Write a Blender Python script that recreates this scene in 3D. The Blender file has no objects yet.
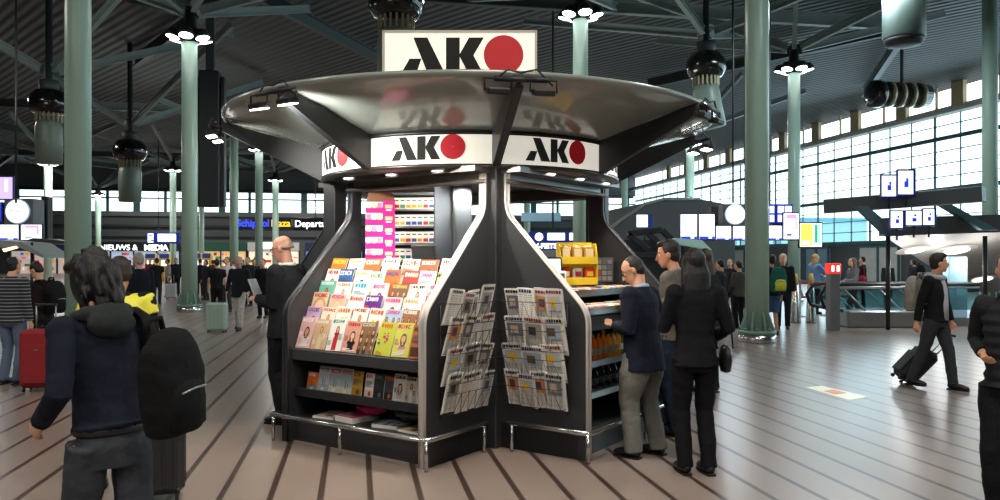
import bpy, math, random
from mathutils import Vector, Matrix, Euler, noise
R_ = math.radians
V = Vector
scene = bpy.context.scene
COL = scene.collection
RNG = random.Random(7)

# ---------------------------------------------------------------- camera frame
F_PX, HZ, CAMZ = 778.0, 258.0, 1.66
def at(px, py, Y):
    """world point seen at pixel (px, py) at depth Y metres"""
    return V(((px-500)/F_PX*Y, Y, CAMZ+(HZ-py)/F_PX*Y))
def gx(px, Y): return (px-500)/F_PX*Y
cam = bpy.data.cameras.new('camera'); cam.sensor_width = 36; cam.lens = 36*F_PX/1000
cam.shift_y = 0.008; cam.clip_end = 400
co = bpy.data.objects.new('camera', cam); COL.objects.link(co)
co.location = (0, 0, CAMZ); co.rotation_euler = (R_(90), 0, 0); scene.camera = co
U = V((-0.1805, 0.9836, 0)); W = V((0.9836, 0.1805, 0))      # building axes: along the hall, across it
BROT = math.atan2(W.y, W.x)
def hall(v, s, z=0): return U*s + W*v + V((0, 0, z))

# ---------------------------------------------------------------- materials
def lin(c):
    if isinstance(c, str):
        c = c.lstrip('#'); c = [int(c[i:i+2], 16)/255 for i in (0, 2, 4)]
    return [x/12.92 if x <= .04045 else ((x+.055)/1.055)**2.4 for x in c] + [1]
_mats = {}
def mat(name, color='#808080', rough=.5, metal=0.0, emit=0.0, ecol=None, bump=0.0, bscale=40, var=.08, vscale=6, coat=0, spec=None, sample=False):
    if name in _mats: return _mats[name]
    m = bpy.data.materials.new(name); m.use_nodes = True; _mats[name] = m
    nt = m.node_tree; b = nt.nodes['Principled BSDF']
    col = lin(color)
    b.inputs['Roughness'].default_value = rough; b.inputs['Metallic'].default_value = metal
    if coat: b.inputs['Coat Weight'].default_value = coat; b.inputs['Coat Roughness'].default_value = .05
    if spec is not None: b.inputs['Specular IOR Level'].default_value = spec
    tc = nt.nodes.new('ShaderNodeTexCoord')
    if var:
        n = nt.nodes.new('ShaderNodeTexNoise'); n.inputs['Scale'].default_value = vscale; n.inputs['Detail'].default_value = 4
        nt.links.new(tc.outputs['Object'], n.inputs['Vector'])
        mx = nt.nodes.new('ShaderNodeMix'); mx.data_type = 'RGBA'
        mx.inputs[6].default_value = [x*(1-var) for x in col[:3]]+[1]; mx.inputs[7].default_value = [min(1, x*(1+var)) for x in col[:3]]+[1]
        nt.links.new(n.outputs['Fac'], mx.inputs[0]); nt.links.new(mx.outputs[2], b.inputs['Base Color'])
    else: b.inputs['Base Color'].default_value = col
    if emit:
        b.inputs['Emission Color'].default_value = lin(ecol or color); b.inputs['Emission Strength'].default_value = emit
        if not sample:
            try: m.cycles.emission_sampling = 'NONE'
            except Exception: pass
    if bump:
        n2 = nt.nodes.new('ShaderNodeTexNoise'); n2.inputs['Scale'].default_value = bscale; n2.inputs['Detail'].default_value = 6
        nt.links.new(tc.outputs['Object'], n2.inputs['Vector'])
        bp = nt.nodes.new('ShaderNodeBump'); bp.inputs['Strength'].default_value = bump; bp.inputs['Distance'].default_value = .02
        nt.links.new(n2.outputs['Fac'], bp.inputs['Height']); nt.links.new(bp.outputs['Normal'], b.inputs['Normal'])
    return m
def cloth(color, bump=.35, bscale=14):
    return mat('cloth_'+color, color, .85, bump=bump, bscale=bscale, var=.14, vscale=9, spec=.2)
def ink(color, emit=0):
    return mat('print_%s_%g' % (color, emit), color, .4, var=.05, vscale=30, emit=emit)

# ---------------------------------------------------------------- mesh builder
class MB:
    def __init__(s): s.v = []; s.f = []; s.mi = []; s.mats = []; s.sm = []
    def slot(s, m):
        if m is None: return 0
        if m not in s.mats: s.mats.append(m)
        return s.mats.index(m)
    def add(s, vs, fs, m=None, smooth=False):
        b = len(s.v); k = s.slot(m)
        s.v += [tuple(p) for p in vs]
        for f in fs: s.f.append([b+i for i in f]); s.mi.append(k); s.sm.append(smooth)
        return s
    def box(s, c, d, m=None, M=None, bev=0):
        x, y, z = d[0]/2, d[1]/2, d[2]/2; c = V(c)
        if bev > 0:
            b = min(bev, x*.45, y*.45, z*.45); vs = []; idx = {}
            for sx in (-1, 1):
                for sy in (-1, 1):
                    for sz in (-1, 1):
                        for ax in range(3):
                            e = [x-b, y-b, z-b]; e[ax] = (x, y, z)[ax]
                            idx[sx, sy, sz, ax] = len(vs); vs.append(V((sx*e[0], sy*e[1], sz*e[2])))
            fs = []; S = (-1, 1); ring = ((-1, -1), (1, -1), (1, 1), (-1, 1))
            for ax in range(3):
                o = [a for a in range(3) if a != ax]
                for sg in S:
                    q = []
                    for p in ring:
                        t = [0, 0, 0]; t[ax] = sg; t[o[0]] = p[0]; t[o[1]] = p[1]; q.append(idx[t[0], t[1], t[2], ax])
                    fs.append(q)
                for p in ring:
                    q = []
                    for sg, w in ((-1, o[0]), (1, o[0]), (1, o[1]), (-1, o[1])):
                        t = [0, 0, 0]; t[ax] = sg; t[o[0]] = p[0]; t[o[1]] = p[1]; q.append(idx[t[0], t[1], t[2], w])
                    fs.append(q)
            for sx in S:
                for sy in S:
                    for sz in S: fs.append([idx[sx, sy, sz, a] for a in range(3)])
        else:
            vs = [V((a*x, b_*y, e*z)) for a in (-1, 1) for b_ in (-1, 1) for e in (-1, 1)]
            fs = [(0, 1, 3, 2), (4, 6, 7, 5), (0, 4, 5, 1), (2, 3, 7, 6), (0, 2, 6, 4), (1, 5, 7, 3)]
        vs = [(M @ p if M else p)+c for p in vs]
        return s.add(vs, fs, m)
    def poly(s, pts, m=None): return s.add(pts, [list(range(len(pts)))], m)
    def prism(s, pts, off, m=None):
        """closed outline pts (3-D) pushed along off"""
        n = len(pts); off = V(off); a = [V(p) for p in pts]; b = [p+off for p in a]
        return s.add(a+b, [list(range(n-1, -1, -1)), list(range(n, 2*n))]+[[i, (i+1) % n, n+(i+1) % n, n+i] for i in range(n)], m)
    def loft(s, rings, m=None, cap=True, smooth=True, close=False):
        n = len(rings[0]); vs = [p for r in rings for p in r]; fs = []
        k = len(rings)
        for i in range(k if close else k-1):
            j = (i+1) % k
            for a in range(n): fs.append([i*n+a, i*n+(a+1) % n, j*n+(a+1) % n, j*n+a])
        if cap and not close: fs.append(list(range(n-1, -1, -1))); fs.append([(k-1)*n+a for a in range(n)])
        return s.add(vs, fs, m, smooth)
    def tube(s, path, r, m=None, n=10, flat=None, up=None, cap=True, smooth=True, close=False):
        """tube along path; r number or list; flat: (a,b) factors on the two cross axes"""
        P = [V(p) for p in path]; k = len(P)
        rr = list(r) if isinstance(r, (list, tuple)) else [r]*k
        rings = []; prev = None
        for i in range(k):
            if close: t = P[(i+1) % k]-P[i-1]
            else: t = P[min(i+1, k-1)]-P[max(i-1, 0)]
            if t.length < 1e-9: t = V((0, 0, 1))
            t.normalize()
            if prev is None:
                a = V(up) if up is not None else (V((0, 0, 1)) if abs(t.z) < .9 else V((0, 1, 0)))
            else: a = prev
            a = a-t*a.dot(t)
            if a.length < 1e-6: a = t.orthogonal()
            a.normalize(); b = t.cross(a); prev = a
            fa, fb = flat if flat else (1, 1)
            rings.append([P[i]+a*(rr[i]*fa*math.cos(2*math.pi*j/n))+b*(rr[i]*fb*math.sin(2*math.pi*j/n)) for j in range(n)])
        return s.loft(rings, m, cap, smooth, close)
    def lathe(s, prof, c=(0, 0, 0), m=None, n=24, M=None, smooth=True, cap=True):
        c = V(c); rings = []
        for r, z in prof:
            rg = [V((r*math.cos(2*math.pi*j/n), r*math.sin(2*math.pi*j/n), z)) for j in range(n)]
            rings.append([(M @ p if M else p)+c for p in rg])
        return s.loft(rings, m, cap, smooth)
    def ball(s, c, r, m=None, n=14, k=9, M=None, up=None):
        if not isinstance(r, (list, tuple)): r = (r, r, r)
        c = V(c); rings = []
        for i in range(1, k):
            a = math.pi*i/k
            rings.append([V((r[0]*math.sin(a)*math.cos(2*math.pi*j/n), r[1]*math.sin(a)*math.sin(2*math.pi*j/n), -r[2]*math.cos(a))) for j in range(n)])
        vs = [p for rg in rings for p in rg]; t = len(vs); vs += [V((0, 0, -r[2])), V((0, 0, r[2]))]
        fs = []
        for i in range(k-2):
            for a in range(n): fs.append([i*n+a, i*n+(a+1) % n, (i+1)*n+(a+1) % n, (i+1)*n+a])
        for a in range(n):
            fs.append([t, (a+1) % n, a]); fs.append([t+1, (k-2)*n+a, (k-2)*n+(a+1) % n])
        vs = [(M @ p if M else p)+c for p in vs]
        return s.add(vs, fs, m, True)
    def xform(s, M): s.v = [tuple(M @ V(p)) for p in s.v]; return s
    def build(s, name, m=None, parent=None, loc=None, M=None, label=None):
        me = bpy.data.meshes.new(name); me.from_pydata(s.v, [], s.f)
        ms = s.mats if s.mats else [m]
        for x in ms: me.materials.append(x)
        if m is not None and s.mats and m not in s.mats: me.materials.append(m)
        me.polygons.foreach_set('material_index', s.mi); me.polygons.foreach_set('use_smooth', s.sm); me.update()
        o = bpy.data.objects.new(name, me); COL.objects.link(o)
        if parent is not None: o.parent = parent
        if loc is not None: o.location = loc
        if M is not None: o.matrix_world = M
        if label: o['label'] = label
        return o
def tag(o, label=None, cat=None, group=None, kind=None):
    if label: o['label'] = label
    if cat: o['category'] = cat
    if group: o['group'] = group
    if kind: o['kind'] = kind
    return o
def thing(name, label, cat, loc=(0, 0, 0), rz=0, group=None, M=None):
    o = bpy.data.objects.new(name, None); o.empty_display_size = .1; COL.objects.link(o)
    if M is not None: o.matrix_world = M
    else: o.location = loc; o.rotation_euler = (0, 0, rz)
    return tag(o, label, cat, group)
def struct(name, mb, m=None, parent=None, M=None):
    return tag(mb.build(name, m, parent, M=M), kind='structure')
def copy_tree(o, label=None, parent=None, M=None):
    c = o.copy(); COL.objects.link(c); c.parent = parent
    if M is not None: c.matrix_world = M
    if label: c['label'] = label
    for ch in list(o.children): copy_tree(ch, None, c)
    return c
def text(body, size, m, parent, loc, rot=(R_(90), 0, 0), name='lettering', align='CENTER', bold=0.0, sx=1.0):
    cu = bpy.data.curves.new(name, 'FONT'); cu.body = body; cu.size = size; cu.align_x = align; cu.align_y = 'CENTER'; cu.offset = bold; cu.extrude = .002
    cu.materials.append(m)
    o = bpy.data.objects.new(name, cu); COL.objects.link(o)
    bpy.context.view_layer.update(); me = bpy.data.meshes.new_from_object(o.evaluated_get(bpy.context.evaluated_depsgraph_get()))
    bpy.data.objects.remove(o); o = bpy.data.objects.new(name, me); COL.objects.link(o)
    o.parent = parent; o.location = loc; o.rotation_euler = rot; o.scale = (sx, 1, 1)
    return o
def arc(cx, cy, r, a0, a1, n=6): return [(cx+r*math.cos(R_(a0+(a1-a0)*i/n)), cy+r*math.sin(R_(a0+(a1-a0)*i/n))) for i in range(n+1)]
def round_poly(pts, rad, n=6):
    """2-D open polyline with rounded inner corners"""
    out = [pts[0]]
    for i in range(1, len(pts)-1):
        p, a, b = V(pts[i]), V(pts[i-1]), V(pts[i+1])
        d1, d2 = (a-p), (b-p); r = min(rad, d1.length*.45, d2.length*.45)
        q0, q1 = p+d1.normalized()*r, p+d2.normalized()*r
        for k in range(n+1):
            t = k/n; out.append(tuple(q0*(1-t)**2+p*2*t*(1-t)+q1*t*t))
    return out+[pts[-1]]

CHROME = mat('brushed_steel', '#c9cac9', .22, .95, bump=.03, bscale=200)
STEEL = mat('satin_steel', '#a5a9aa', .38, .85)
BLACK = mat('black_lacquer', '#232528', .38, var=.12)
DARK = mat('dark_plastic', '#17181a', .5)
GREEN = mat('green_grey_paint', '#a6c4b4', .34, var=.06, vscale=2)
WHITE_E = mat('lamp_glass', '#ffffff', .4, emit=7, var=0)
# ================================================================ the hall
def floor_mat():
    m = bpy.data.materials.new('striped_terrazzo'); m.use_nodes = True; nt = m.node_tree; N = nt.nodes.new; L = nt.links.new
    b = nt.nodes['Principled BSDF']
    g = N('ShaderNodeNewGeometry'); sep = N('ShaderNodeSeparateXYZ'); L(g.outputs['Position'], sep.inputs[0])
    def math_(op, a, bb=None):
        n = N('ShaderNodeMath'); n.operation = op
        for i, x in enumerate((a, bb)):
            if x is None: continue
            if isinstance(x, (int, float)): n.inputs[i].default_value = x
            else: L(x, n.inputs[i])
        return n.outputs[0]
    v = math_('ADD', math_('MULTIPLY', sep.outputs[0], W.x), math_('MULTIPLY', sep.outputs[1], W.y))
    t = math_('FRACT', math_('ADD', math_('DIVIDE', math_('ADD', v, .251), .342), .5+100))
    dist = math_('MULTIPLY', math_('ABSOLUTE', math_('SUBTRACT', t, .5)), .342)
    inside = N('ShaderNodeMapRange'); L(dist, inside.inputs[0]); inside.inputs[1].default_value = .019; inside.inputs[2].default_value = .026
    inside.inputs[3].default_value = 1; inside.inputs[4].default_value = 0
    no = N('ShaderNodeTexNoise'); no.inputs['Scale'].default_value = .7; no.inputs['Detail'].default_value = 3; L(g.outputs['Position'], no.inputs['Vector'])
    no2 = N('ShaderNodeTexNoise'); no2.inputs['Scale'].default_value = 160; L(g.outputs['Position'], no2.inputs['Vector'])
    a = N('ShaderNodeMix'); a.data_type = 'RGBA'; a.inputs[6].default_value = lin('#877a72'); a.inputs[7].default_value = lin('#94867d'); L(no.outputs['Fac'], a.inputs[0])
    a2 = N('ShaderNodeMix'); a2.data_type = 'RGBA'; a2.blend_type = 'MULTIPLY'; a2.inputs[0].default_value = 0; L(a.outputs[2], a2.inputs[6]); L(no2.outputs['Color'], a2.inputs[7])
    c = N('ShaderNodeMix'); c.data_type = 'RGBA'; L(inside.outputs[0], c.inputs[0]); L(a2.outputs[2], c.inputs[6]); c.inputs[7].default_value = lin('#42352f')
    L(c.outputs[2], b.inputs['Base Color'])
    r = N('ShaderNodeMapRange'); L(no.outputs['Fac'], r.inputs[0]); r.inputs[3].default_value = .27; r.inputs[4].default_value = .3; L(r.outputs[0], b.inputs['Roughness'])
    return m
fm = floor_mat()
S0, S1, VL, VR = -14, 92, -42, 34
mb = MB(); mb.poly([hall(VL, S0), hall(VR+14, S0), hall(VR+14, S1), hall(VL, S1)]); struct('floor', mb, fm)

def rib_mat():
    m = mat('ribbed_ceiling', '#3f4344', .7, var=.2, vscale=.6)
    nt = m.node_tree; b = nt.nodes['Principled BSDF']
    tc = nt.nodes.new('ShaderNodeTexCoord'); w = nt.nodes.new('ShaderNodeTexWave'); w.inputs['Scale'].default_value = 1.0; w.bands_direction = 'DIAGONAL'
    nt.links.new(tc.outputs['Object'], w.inputs['Vector'])
    bp = nt.nodes.new('ShaderNodeBump'); bp.inputs['Strength'].default_value = .6; bp.inputs['Distance'].default_value = .12
    nt.links.new(w.outputs['Fac'], bp.inputs['Height']); nt.links.new(bp.outputs['Normal'], b.inputs['Normal'])
    return m
CZ = 11.6
mb = MB(); mb.poly([hall(VL, S0, CZ), hall(VL, S1, CZ), hall(VR+.3, S1, CZ), hall(VR+.3, S0, CZ)]); struct('ceiling', mb, rib_mat())
wm = mat('dark_wall_panel', '#5c6264', .6, var=.2, vscale=.4)
wm2 = mat('mid_wall_panel', '#5a5e5e', .55, var=.2, vscale=.5)
mb = MB(); mb.poly([hall(VL, S0), hall(VL, S1), hall(VL, S1, CZ), hall(VL, S0, CZ)]); struct('wall_left', mb, wm2)
mb = MB(); mb.poly([hall(VL, S0), hall(VL, S0, CZ), hall(VR, S0, CZ), hall(VR, S0)]); struct('wall_rear', mb, wm2)
# back wall: dark base, lit clerestory, dark head; gallery bands
mb = MB()
mb.box(hall(-4, S1+.2, 3.4), (VR-VL, .4, 6.8), wm, Matrix.Rotation(BROT, 3, 'Z'))
mb.box(hall(-4, S1+.2, 10.5), (VR-VL, .4, 2.4), wm, Matrix.Rotation(BROT, 3, 'Z'))
struct('wall_back', mb)
for i, (z, hh, col) in enumerate(((6.55, .5, '#70767a'), (5.2, .25, '#2a2e30'), (4.3, .5, '#4b5052'), (9.2, .35, '#30363a'))):
    mb = MB(); mb.box(hall(-4, S1-.35, z), (VR-VL-1, .6, hh), mat('gallery_band_%d' % i, col, .5), Matrix.Rotation(BROT, 3, 'Z')); struct('trim_%d' % (i+1), mb)
teal_f = mat('teal_mullion', '#46737a', .45)
def glass_mat(name, tint, gl=.1):
    m = bpy.data.materials.new(name); m.use_nodes = True; nt = m.node_tree; nt.nodes.clear()
    o = nt.nodes.new('ShaderNodeOutputMaterial'); t = nt.nodes.new('ShaderNodeBsdfTransparent'); t.inputs[0].default_value = lin(tint)
    g = nt.nodes.new('ShaderNodeBsdfGlossy'); g.inputs['Roughness'].default_value = .03; x = nt.nodes.new('ShaderNodeMixShader'); x.inputs[0].default_value = gl
    nt.links.new(t.outputs[0], x.inputs[1]); nt.links.new(g.outputs[0], x.inputs[2]); nt.links.new(x.outputs[0], o.inputs[0]); return m
GLASS = glass_mat('clear_glass', '#e4f3f3'); GLASS2 = glass_mat('balustrade_glass', '#b9cfd0', .14)
# clerestory
cw = thing('window_1', None, None); cw['kind'] = 'structure'
mb = MB(); mb.poly([hall(VL, S1, 6.8), hall(VR, S1, 6.8), hall(VR, S1, 9.3), hall(VL, S1, 9.3)]); mb.build('glass_pane', GLASS, cw)
mb = MB(); Mr = Matrix.Rotation(BROT, 3, 'Z')
v = VL
while v < VR:
    mb.box(hall(v, S1-.05, 8.05), (.3 if int(v-VL) % 9 else .7, .2, 2.5), None, Mr); v += 3
mb.box(hall(-4, S1-.05, 8.3), (VR-VL, .2, .16), None, Mr); mb.build('window_frame', teal_f, cw)
# the great glass wall on the right
gw = thing('window_2', None, None); gw['kind'] = 'structure'
GB, GT, GS0 = 2.7, 10.2, 5
mb = MB(); mb.poly([hall(VR, GS0, GB), hall(VR, S1, GB), hall(VR, S1, GT), hall(VR, GS0, GT)]); mb.build('glass_pane', GLASS, gw)
mb = MB(); s = GS0; k = 0
while s <= S1:
    mb.box(hall(VR-.06, s, (GB+GT)/2), (.08, .05 if k % 3 else .14, GT-GB), None, Mr); s += 2.0; k += 1
z = GB; k = 0
while z <= GT+.01:
    mb.box(hall(VR-.08, (GS0+S1)/2, z), (.1, S1-GS0, .05 if k % 4 else .24), None, Mr); z += .75; k += 1
mb.build('window_frame', teal_f, gw)
mb = MB()
for k in range(14):           # light truss posts between the glass and the roof
    s = 20+k*4.6; mb.box(hall(VR-.7, s, (GT+CZ)/2), (.25, .9, CZ-GT), None, Mr)
    mb.box(hall(VR-.7, s+1.7, (GT+CZ)/2), (.12, .12, CZ-GT), None, Mr)
mb.build('truss_post', mat('cream_steel', '#b9ae8a', .5), gw, label='pale cream posts above the glass')
mb = MB(); mb.box(hall(VR-.3, (GS0+S1)/2, GT), (.7, S1-GS0, .35), None, Mr); mb.build('head_beam', mat('head_beam', '#c8cfcf', .5), gw)
mb = MB(); mb.box(hall(VR+.2, (S0+S1)/2, GB/2), (.4, S1-S0, GB), wm, Mr); mb.box(hall(VR+.2, (S0+GS0)/2, 7), (.4, GS0-S0, 9), wm, Mr); struct('wall_right', mb)
for i, (s, w, col) in enumerate(((34, 5, '#9aa0a0'), (46, 4, '#b9bcb8'), (53, 3, '#6d8ea0'), (64, 5, '#8f9696'), (75, 5, '#5f7c84'))):
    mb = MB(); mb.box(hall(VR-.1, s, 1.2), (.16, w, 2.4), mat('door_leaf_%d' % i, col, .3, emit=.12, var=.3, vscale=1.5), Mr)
    d = struct('door_%d' % (i+1), mb)
    f = MB()
    for k in (-1, 0, 1): f.box(hall(VR-.22, s+k*w/2, 1.2), (.1, .14, 2.4), None, Mr)
    f.box(hall(VR-.22, s, 2.42), (.1, w+.14, .14), None, Mr); f.build('door_frame', teal_f, d)
# pale buildings outside the glass
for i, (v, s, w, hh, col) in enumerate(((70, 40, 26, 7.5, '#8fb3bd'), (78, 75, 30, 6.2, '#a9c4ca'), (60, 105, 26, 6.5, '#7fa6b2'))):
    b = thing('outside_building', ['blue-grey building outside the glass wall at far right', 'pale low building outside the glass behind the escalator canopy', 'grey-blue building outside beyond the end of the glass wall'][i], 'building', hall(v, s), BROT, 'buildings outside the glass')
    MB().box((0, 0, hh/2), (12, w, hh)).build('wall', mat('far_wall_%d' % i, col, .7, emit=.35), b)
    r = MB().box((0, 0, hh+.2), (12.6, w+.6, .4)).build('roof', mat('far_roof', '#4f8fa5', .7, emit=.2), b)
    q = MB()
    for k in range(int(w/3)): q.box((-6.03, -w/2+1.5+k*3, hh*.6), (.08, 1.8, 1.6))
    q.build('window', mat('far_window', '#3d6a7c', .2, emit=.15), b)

# ---------------------------------------------------------------- roof steel: nodes, radiating beams
beam_m = mat('roof_beam_paint', '#7d8a87', .5, var=.15, vscale=1)
beam_d = mat('roof_beam_dark', '#3c4445', .55, var=.15, vscale=1)
def ibeam(a, b, hgt=.34, w=.22, m=None):
    a, b = V(a), V(b); d = (b-a); L = d.length; d.normalize(); sd = d.cross(V((0, 0, 1))).normalized(); up = sd.cross(d)
    M = Matrix((sd, d, up)).transposed(); c = (a+b)/2; mb = MB()
    for z, ww, hh in ((hgt/2, w, .05), (-hgt/2, w, .05), (0, .05, hgt)): mb.box(c+up*z, (ww, L, hh), None, M)
    o = struct('ceiling_beam', mb, m or beam_m); return o
def star(x, y, z, ang0, n=6, r=6.5, zt=CZ-.3, m=None, skip=(), r0=.3):
    for k in range(n):
        if k in skip: continue
        a = BROT+R_(ang0+k*360/n); ibeam((x+r0*math.cos(a), y+r0*math.sin(a), z+(zt-z)*r0/r), (x+r*math.cos(a), y+r*math.sin(a), zt), .24, .16, m=m)
# big lattice under the ceiling
for k in range(-3, 4):
    for s in range(0, 8):
        p = hall(k*13-4, s*12+4, CZ-.5); 
        if p.y < 3: continue
        for dv, ds in ((13, 0), (6.5, 12), (-6.5, 12)):
            q = hall(k*13-4+dv, s*12+4+ds, CZ-.5)
            if s % 2 == 0 and (dv == 13 or (k+s) % 2 == 0):
                if VL < k*13-4+dv < VR and s*12+4+ds < S1: ibeam(p, q, .45, .26, beam_m if (k+s) % 3 == 0 else beam_d)

# ---------------------------------------------------------------- pillars
lamp_dark = mat('lamp_housing', '#2a3030', .4, .4)
def pillar(px, Y, r, zt, label, lamps=True, base=False, beams=True, z0=0):
    x = gx(px, Y)
    t = thing('steel_pillar', label, 'pillar', (x, Y, 0), BROT, 'steel pillars of the hall'); t['kind'] = 'thing'
    n = 28 if Y < 30 else 16
    MB().lathe([(r, z0), (r, zt*.5), (r, zt)], (0, 0, 0), None, n).build('shaft', GREEN, t)
    if base:
        b = MB(); b.lathe([(r*1.62, .16), (r*1.62, .24), (r*1.05, .24)], n=n)
        for k in range(8):
            a = 2*math.pi*k/8; c, s_ = math.cos(a), math.sin(a); q = V((-s_, c, 0))*.02; e = V((c, s_, 0))
            b.prism([e*r*.98+V((0, 0, .22))-q, e*r*1.5+V((0, 0, .22))-q, e*r*1.45+V((0, 0, .3))-q, e*r*.98+V((0, 0, .62))-q], q*2)
            b.lathe([(.035, .24), (.035, .29)], (e.x*r*1.38*math.cos(.3)-e.y*r*1.38*math.sin(.3), e.y*r*1.38*math.cos(.3)+e.x*r*1.38*math.sin(.3), 0), n=6)
        b.build('base_flange', mat('flange_green', '#6b8a7c', .4), t)
        MB().lathe([(r*1.55, 0), (r*1.6, .02), (r*1.6, .17)], n=n).build('base_skirt', CHROME, t)
    if lamps:
        h = MB(); h.lathe([(r*.9, zt), (r*1.25, zt+.1), (r*1.5, zt+.35), (r*.9, zt+.5), (r*.5, zt+1.1)], n=14).build('lamp_hub', lamp_dark, t)
        for k in range(6):
            a = R_(30+60*k); c, s_ = math.cos(a), math.sin(a); p = V((c*.5, s_*.5, zt+.1)); M = Matrix.Rotation(R_(-14), 3, V((-s_, c, 0)))
            hd = MB(); hd.lathe([(.23, 0), (.24, .06), (.17, .22), (.07, .28)], p, n=14, M=M); hd.tube([p+V((0, 0, .2)), (c*.2, s_*.2, zt+.25)], .04, n=6)
            hd = hd.build('lamp_head', lamp_dark, t)
            MB().lathe([(.205, -.012), (.12, -.03), (.02, -.035)], p, n=14, M=M).build('lens', WHITE_E, hd)
    if beams: star(x, Y, zt+.9, 0 if Y < 30 else 30)
    return t
pillar(78, 14.7, .228, CZ, 'large green-grey pillar at far left behind the man in the bomber jacket', False, True, False)
pillar(189.5, 24, .232, 8.3, 'green-grey pillar with flower lamp cluster left of the black hanging duct', True, True)
pillar(234, 43, .23, 9.6, 'green-grey pillar just right of the black hanging duct, top hidden by the kiosk canopy', False, True, False)
pillar(259, 51, .25, 8.6, 'slim lamp-topped pillar under the left rim of the kiosk canopy', True)
pillar(275.5, 70, .28, 8.5, 'slim distant lamp-topped pillar, second to the left of the bald man in the suit', True)
pillar(173, 62, .24, 8.5, 'distant lamp-topped pillar just left of the pillar beside the hanging duct', True)
pillar(98, 79, .28, 7.9, 'far lamp-topped pillar beside the first letter of the news shop sign', True)
pillar(48, 58, .28, 8.5, 'lamp-topped pillar behind the wall clock at left', True)
pillar(201.5, 76, .25, 7.2, 'very slim far pillar behind the bottom of the hanging duct', False, False, False)
pillar(580.5, 24, .232, 9.0, 'green-grey lamp-topped pillar rising behind the kiosk, right of its roof sign', True, True)
pillar(757, 15.4, .228, CZ, 'large green-grey pillar with bolted base right of the kiosk', False, True, False)
pillar(794, 29.5, .225, 8.65, 'lamp-topped pillar behind the backpacker in shorts', True, True)
pillar(990, 25, .225, CZ, 'green-grey pillar at the far right edge', False, True, False)
pillar(690, 47, .25, 8.4, 'lamp-topped pillar between kiosk canopy and the big right pillar', True)
pillar(624.5, 55, .22, 8.0, 'slim pillar seen just right of the kiosk fascia', False, False, False)
pillar(527, 60, .25, 8.4, 'slim far pillar seen through the right opening of the kiosk', True, False, False)

# ---------------------------------------------------------------- air nozzle pods, ducts, rods
pod_black = mat('pod_black_gloss', '#1c1c1a', .18, .5, coat=.5)
pod_tube = mat('pod_tube_green', '#75867b', .4)
brass = mat('pod_slats', '#8d8568', .4, .3)
def pod(px, py, Y, rb, label, bend=0, tube=1.0, rod=True):
    p = at(px, py, Y); t = thing('air_nozzle', label, 'air nozzle', p, 0, 'hanging air nozzles')
    MB().lathe([(rb*.35, -rb*.62), (rb*.8, -rb*.55), (rb, -rb*.2), (rb*.98, rb*.25), (rb*.75, rb*.62), (rb*.4, rb*.72)], n=26).build('nozzle_ball', pod_black, t)
    s = MB()
    for k in range(18):
        a = 2*math.pi*k/18; s.box((rb*.62*math.cos(a), rb*.62*math.sin(a), -rb*.78), (.06, .06, rb*.5))
    s.build('slat_ring', brass, t)
    b = bend; zz = -rb*.95
    MB().tube([(0, 0, zz+rb*.2), (0, 0, zz-.25*tube), (b*.3, 0, zz-.7*tube), (b, 0, zz-1.5*tube)], [rb*.5, rb*.68, rb*.68, rb*.66], n=20).build('air_tube', pod_tube, t)
    if rod: MB().lathe([(rb*.45, rb*.6), (rb*.5, rb*1.2), (.11, rb*1.3), (.11, CZ-p.z)], n=14).build('hanger', beam_d, t)
    star(p.x, p.y, p.z+rb*1.6, 45, 4, 7.5, CZ-.4)
    return t
pod(49, 103, 27, .64, 'black ball air nozzle hanging nearest the large left pillar')
pod(130, 151, 36, .74, 'black ball air nozzle hanging between the two left lamp pillars', tube=1.1)
pod(706, 66, 27, .68, 'black ball air nozzle with bent tube hanging right of the kiosk canopy', bend=.25)
pod(396, 2, 20, .72, 'black ball air nozzle cut by the top edge above the kiosk roof sign', tube=1.6)
p = at(904, 20, 22)
t = thing('air_duct', 'fat grey-green vertical duct tube hanging at upper right', 'air duct', p)
MB().lathe([(.54, -.55), (.56, -.5), (.56, 1.2), (.5, 1.25), (.3, CZ-p.z)], n=28).build('duct_tube', mat('duct_green', '#3a4741', .42), t)
MB().lathe([(.2, -.74), (.44, -.72), (.52, -.62), (.54, -.53)], n=28).build('mouth_ring', DARK, t)
p = at(902, 95, 34)
t = thing('air_duct', 'dark horizontal round air duct with brass rings below the roof at right', 'air duct', p, BROT)
MB().lathe([(.35, -1.5), (.58, -1.45), (.6, -1.1), (.5, -1.0), (.5, 1.2), (.3, 1.3)], n=22, M=Matrix.Rotation(R_(90), 3, 'Y')).build('duct_tube', pod_black, t)
q = MB()
for x in (-.7, -.2, .3, .8): q.lathe([(.5, x-.1), (.55, x-.08), (.55, x+.08), (.5, x+.1)], n=22, M=Matrix.Rotation(R_(90), 3, 'Y'))
q.build('duct_ring', brass, t); MB().tube([(0, 0, .4), (0, 0, CZ-p.z)], .08).build('hanger', beam_d, t)
p = at(210.5, 207, 30)
t = thing('hanging_duct', 'tall black boxed duct hanging from the roof left of the kiosk', 'duct', p, BROT)
MB().box((0, 0, 2.6), (.74, .7, 5.2), bev=.03).build('duct_box', mat('duct_black', '#20272c', .45), t)
q = MB()
for x in (-.48, .48): q.box((x, 0, 2.5), (.14, .5, 5.0), bev=.02)
q.build('side_fin', mat('duct_fin', '#161b1f', .4), t); MB().box((0, 0, (5.2+CZ-p.z)/2), (.3, .3, CZ-p.z-5.2)).build('hanger', beam_d, t)
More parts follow.
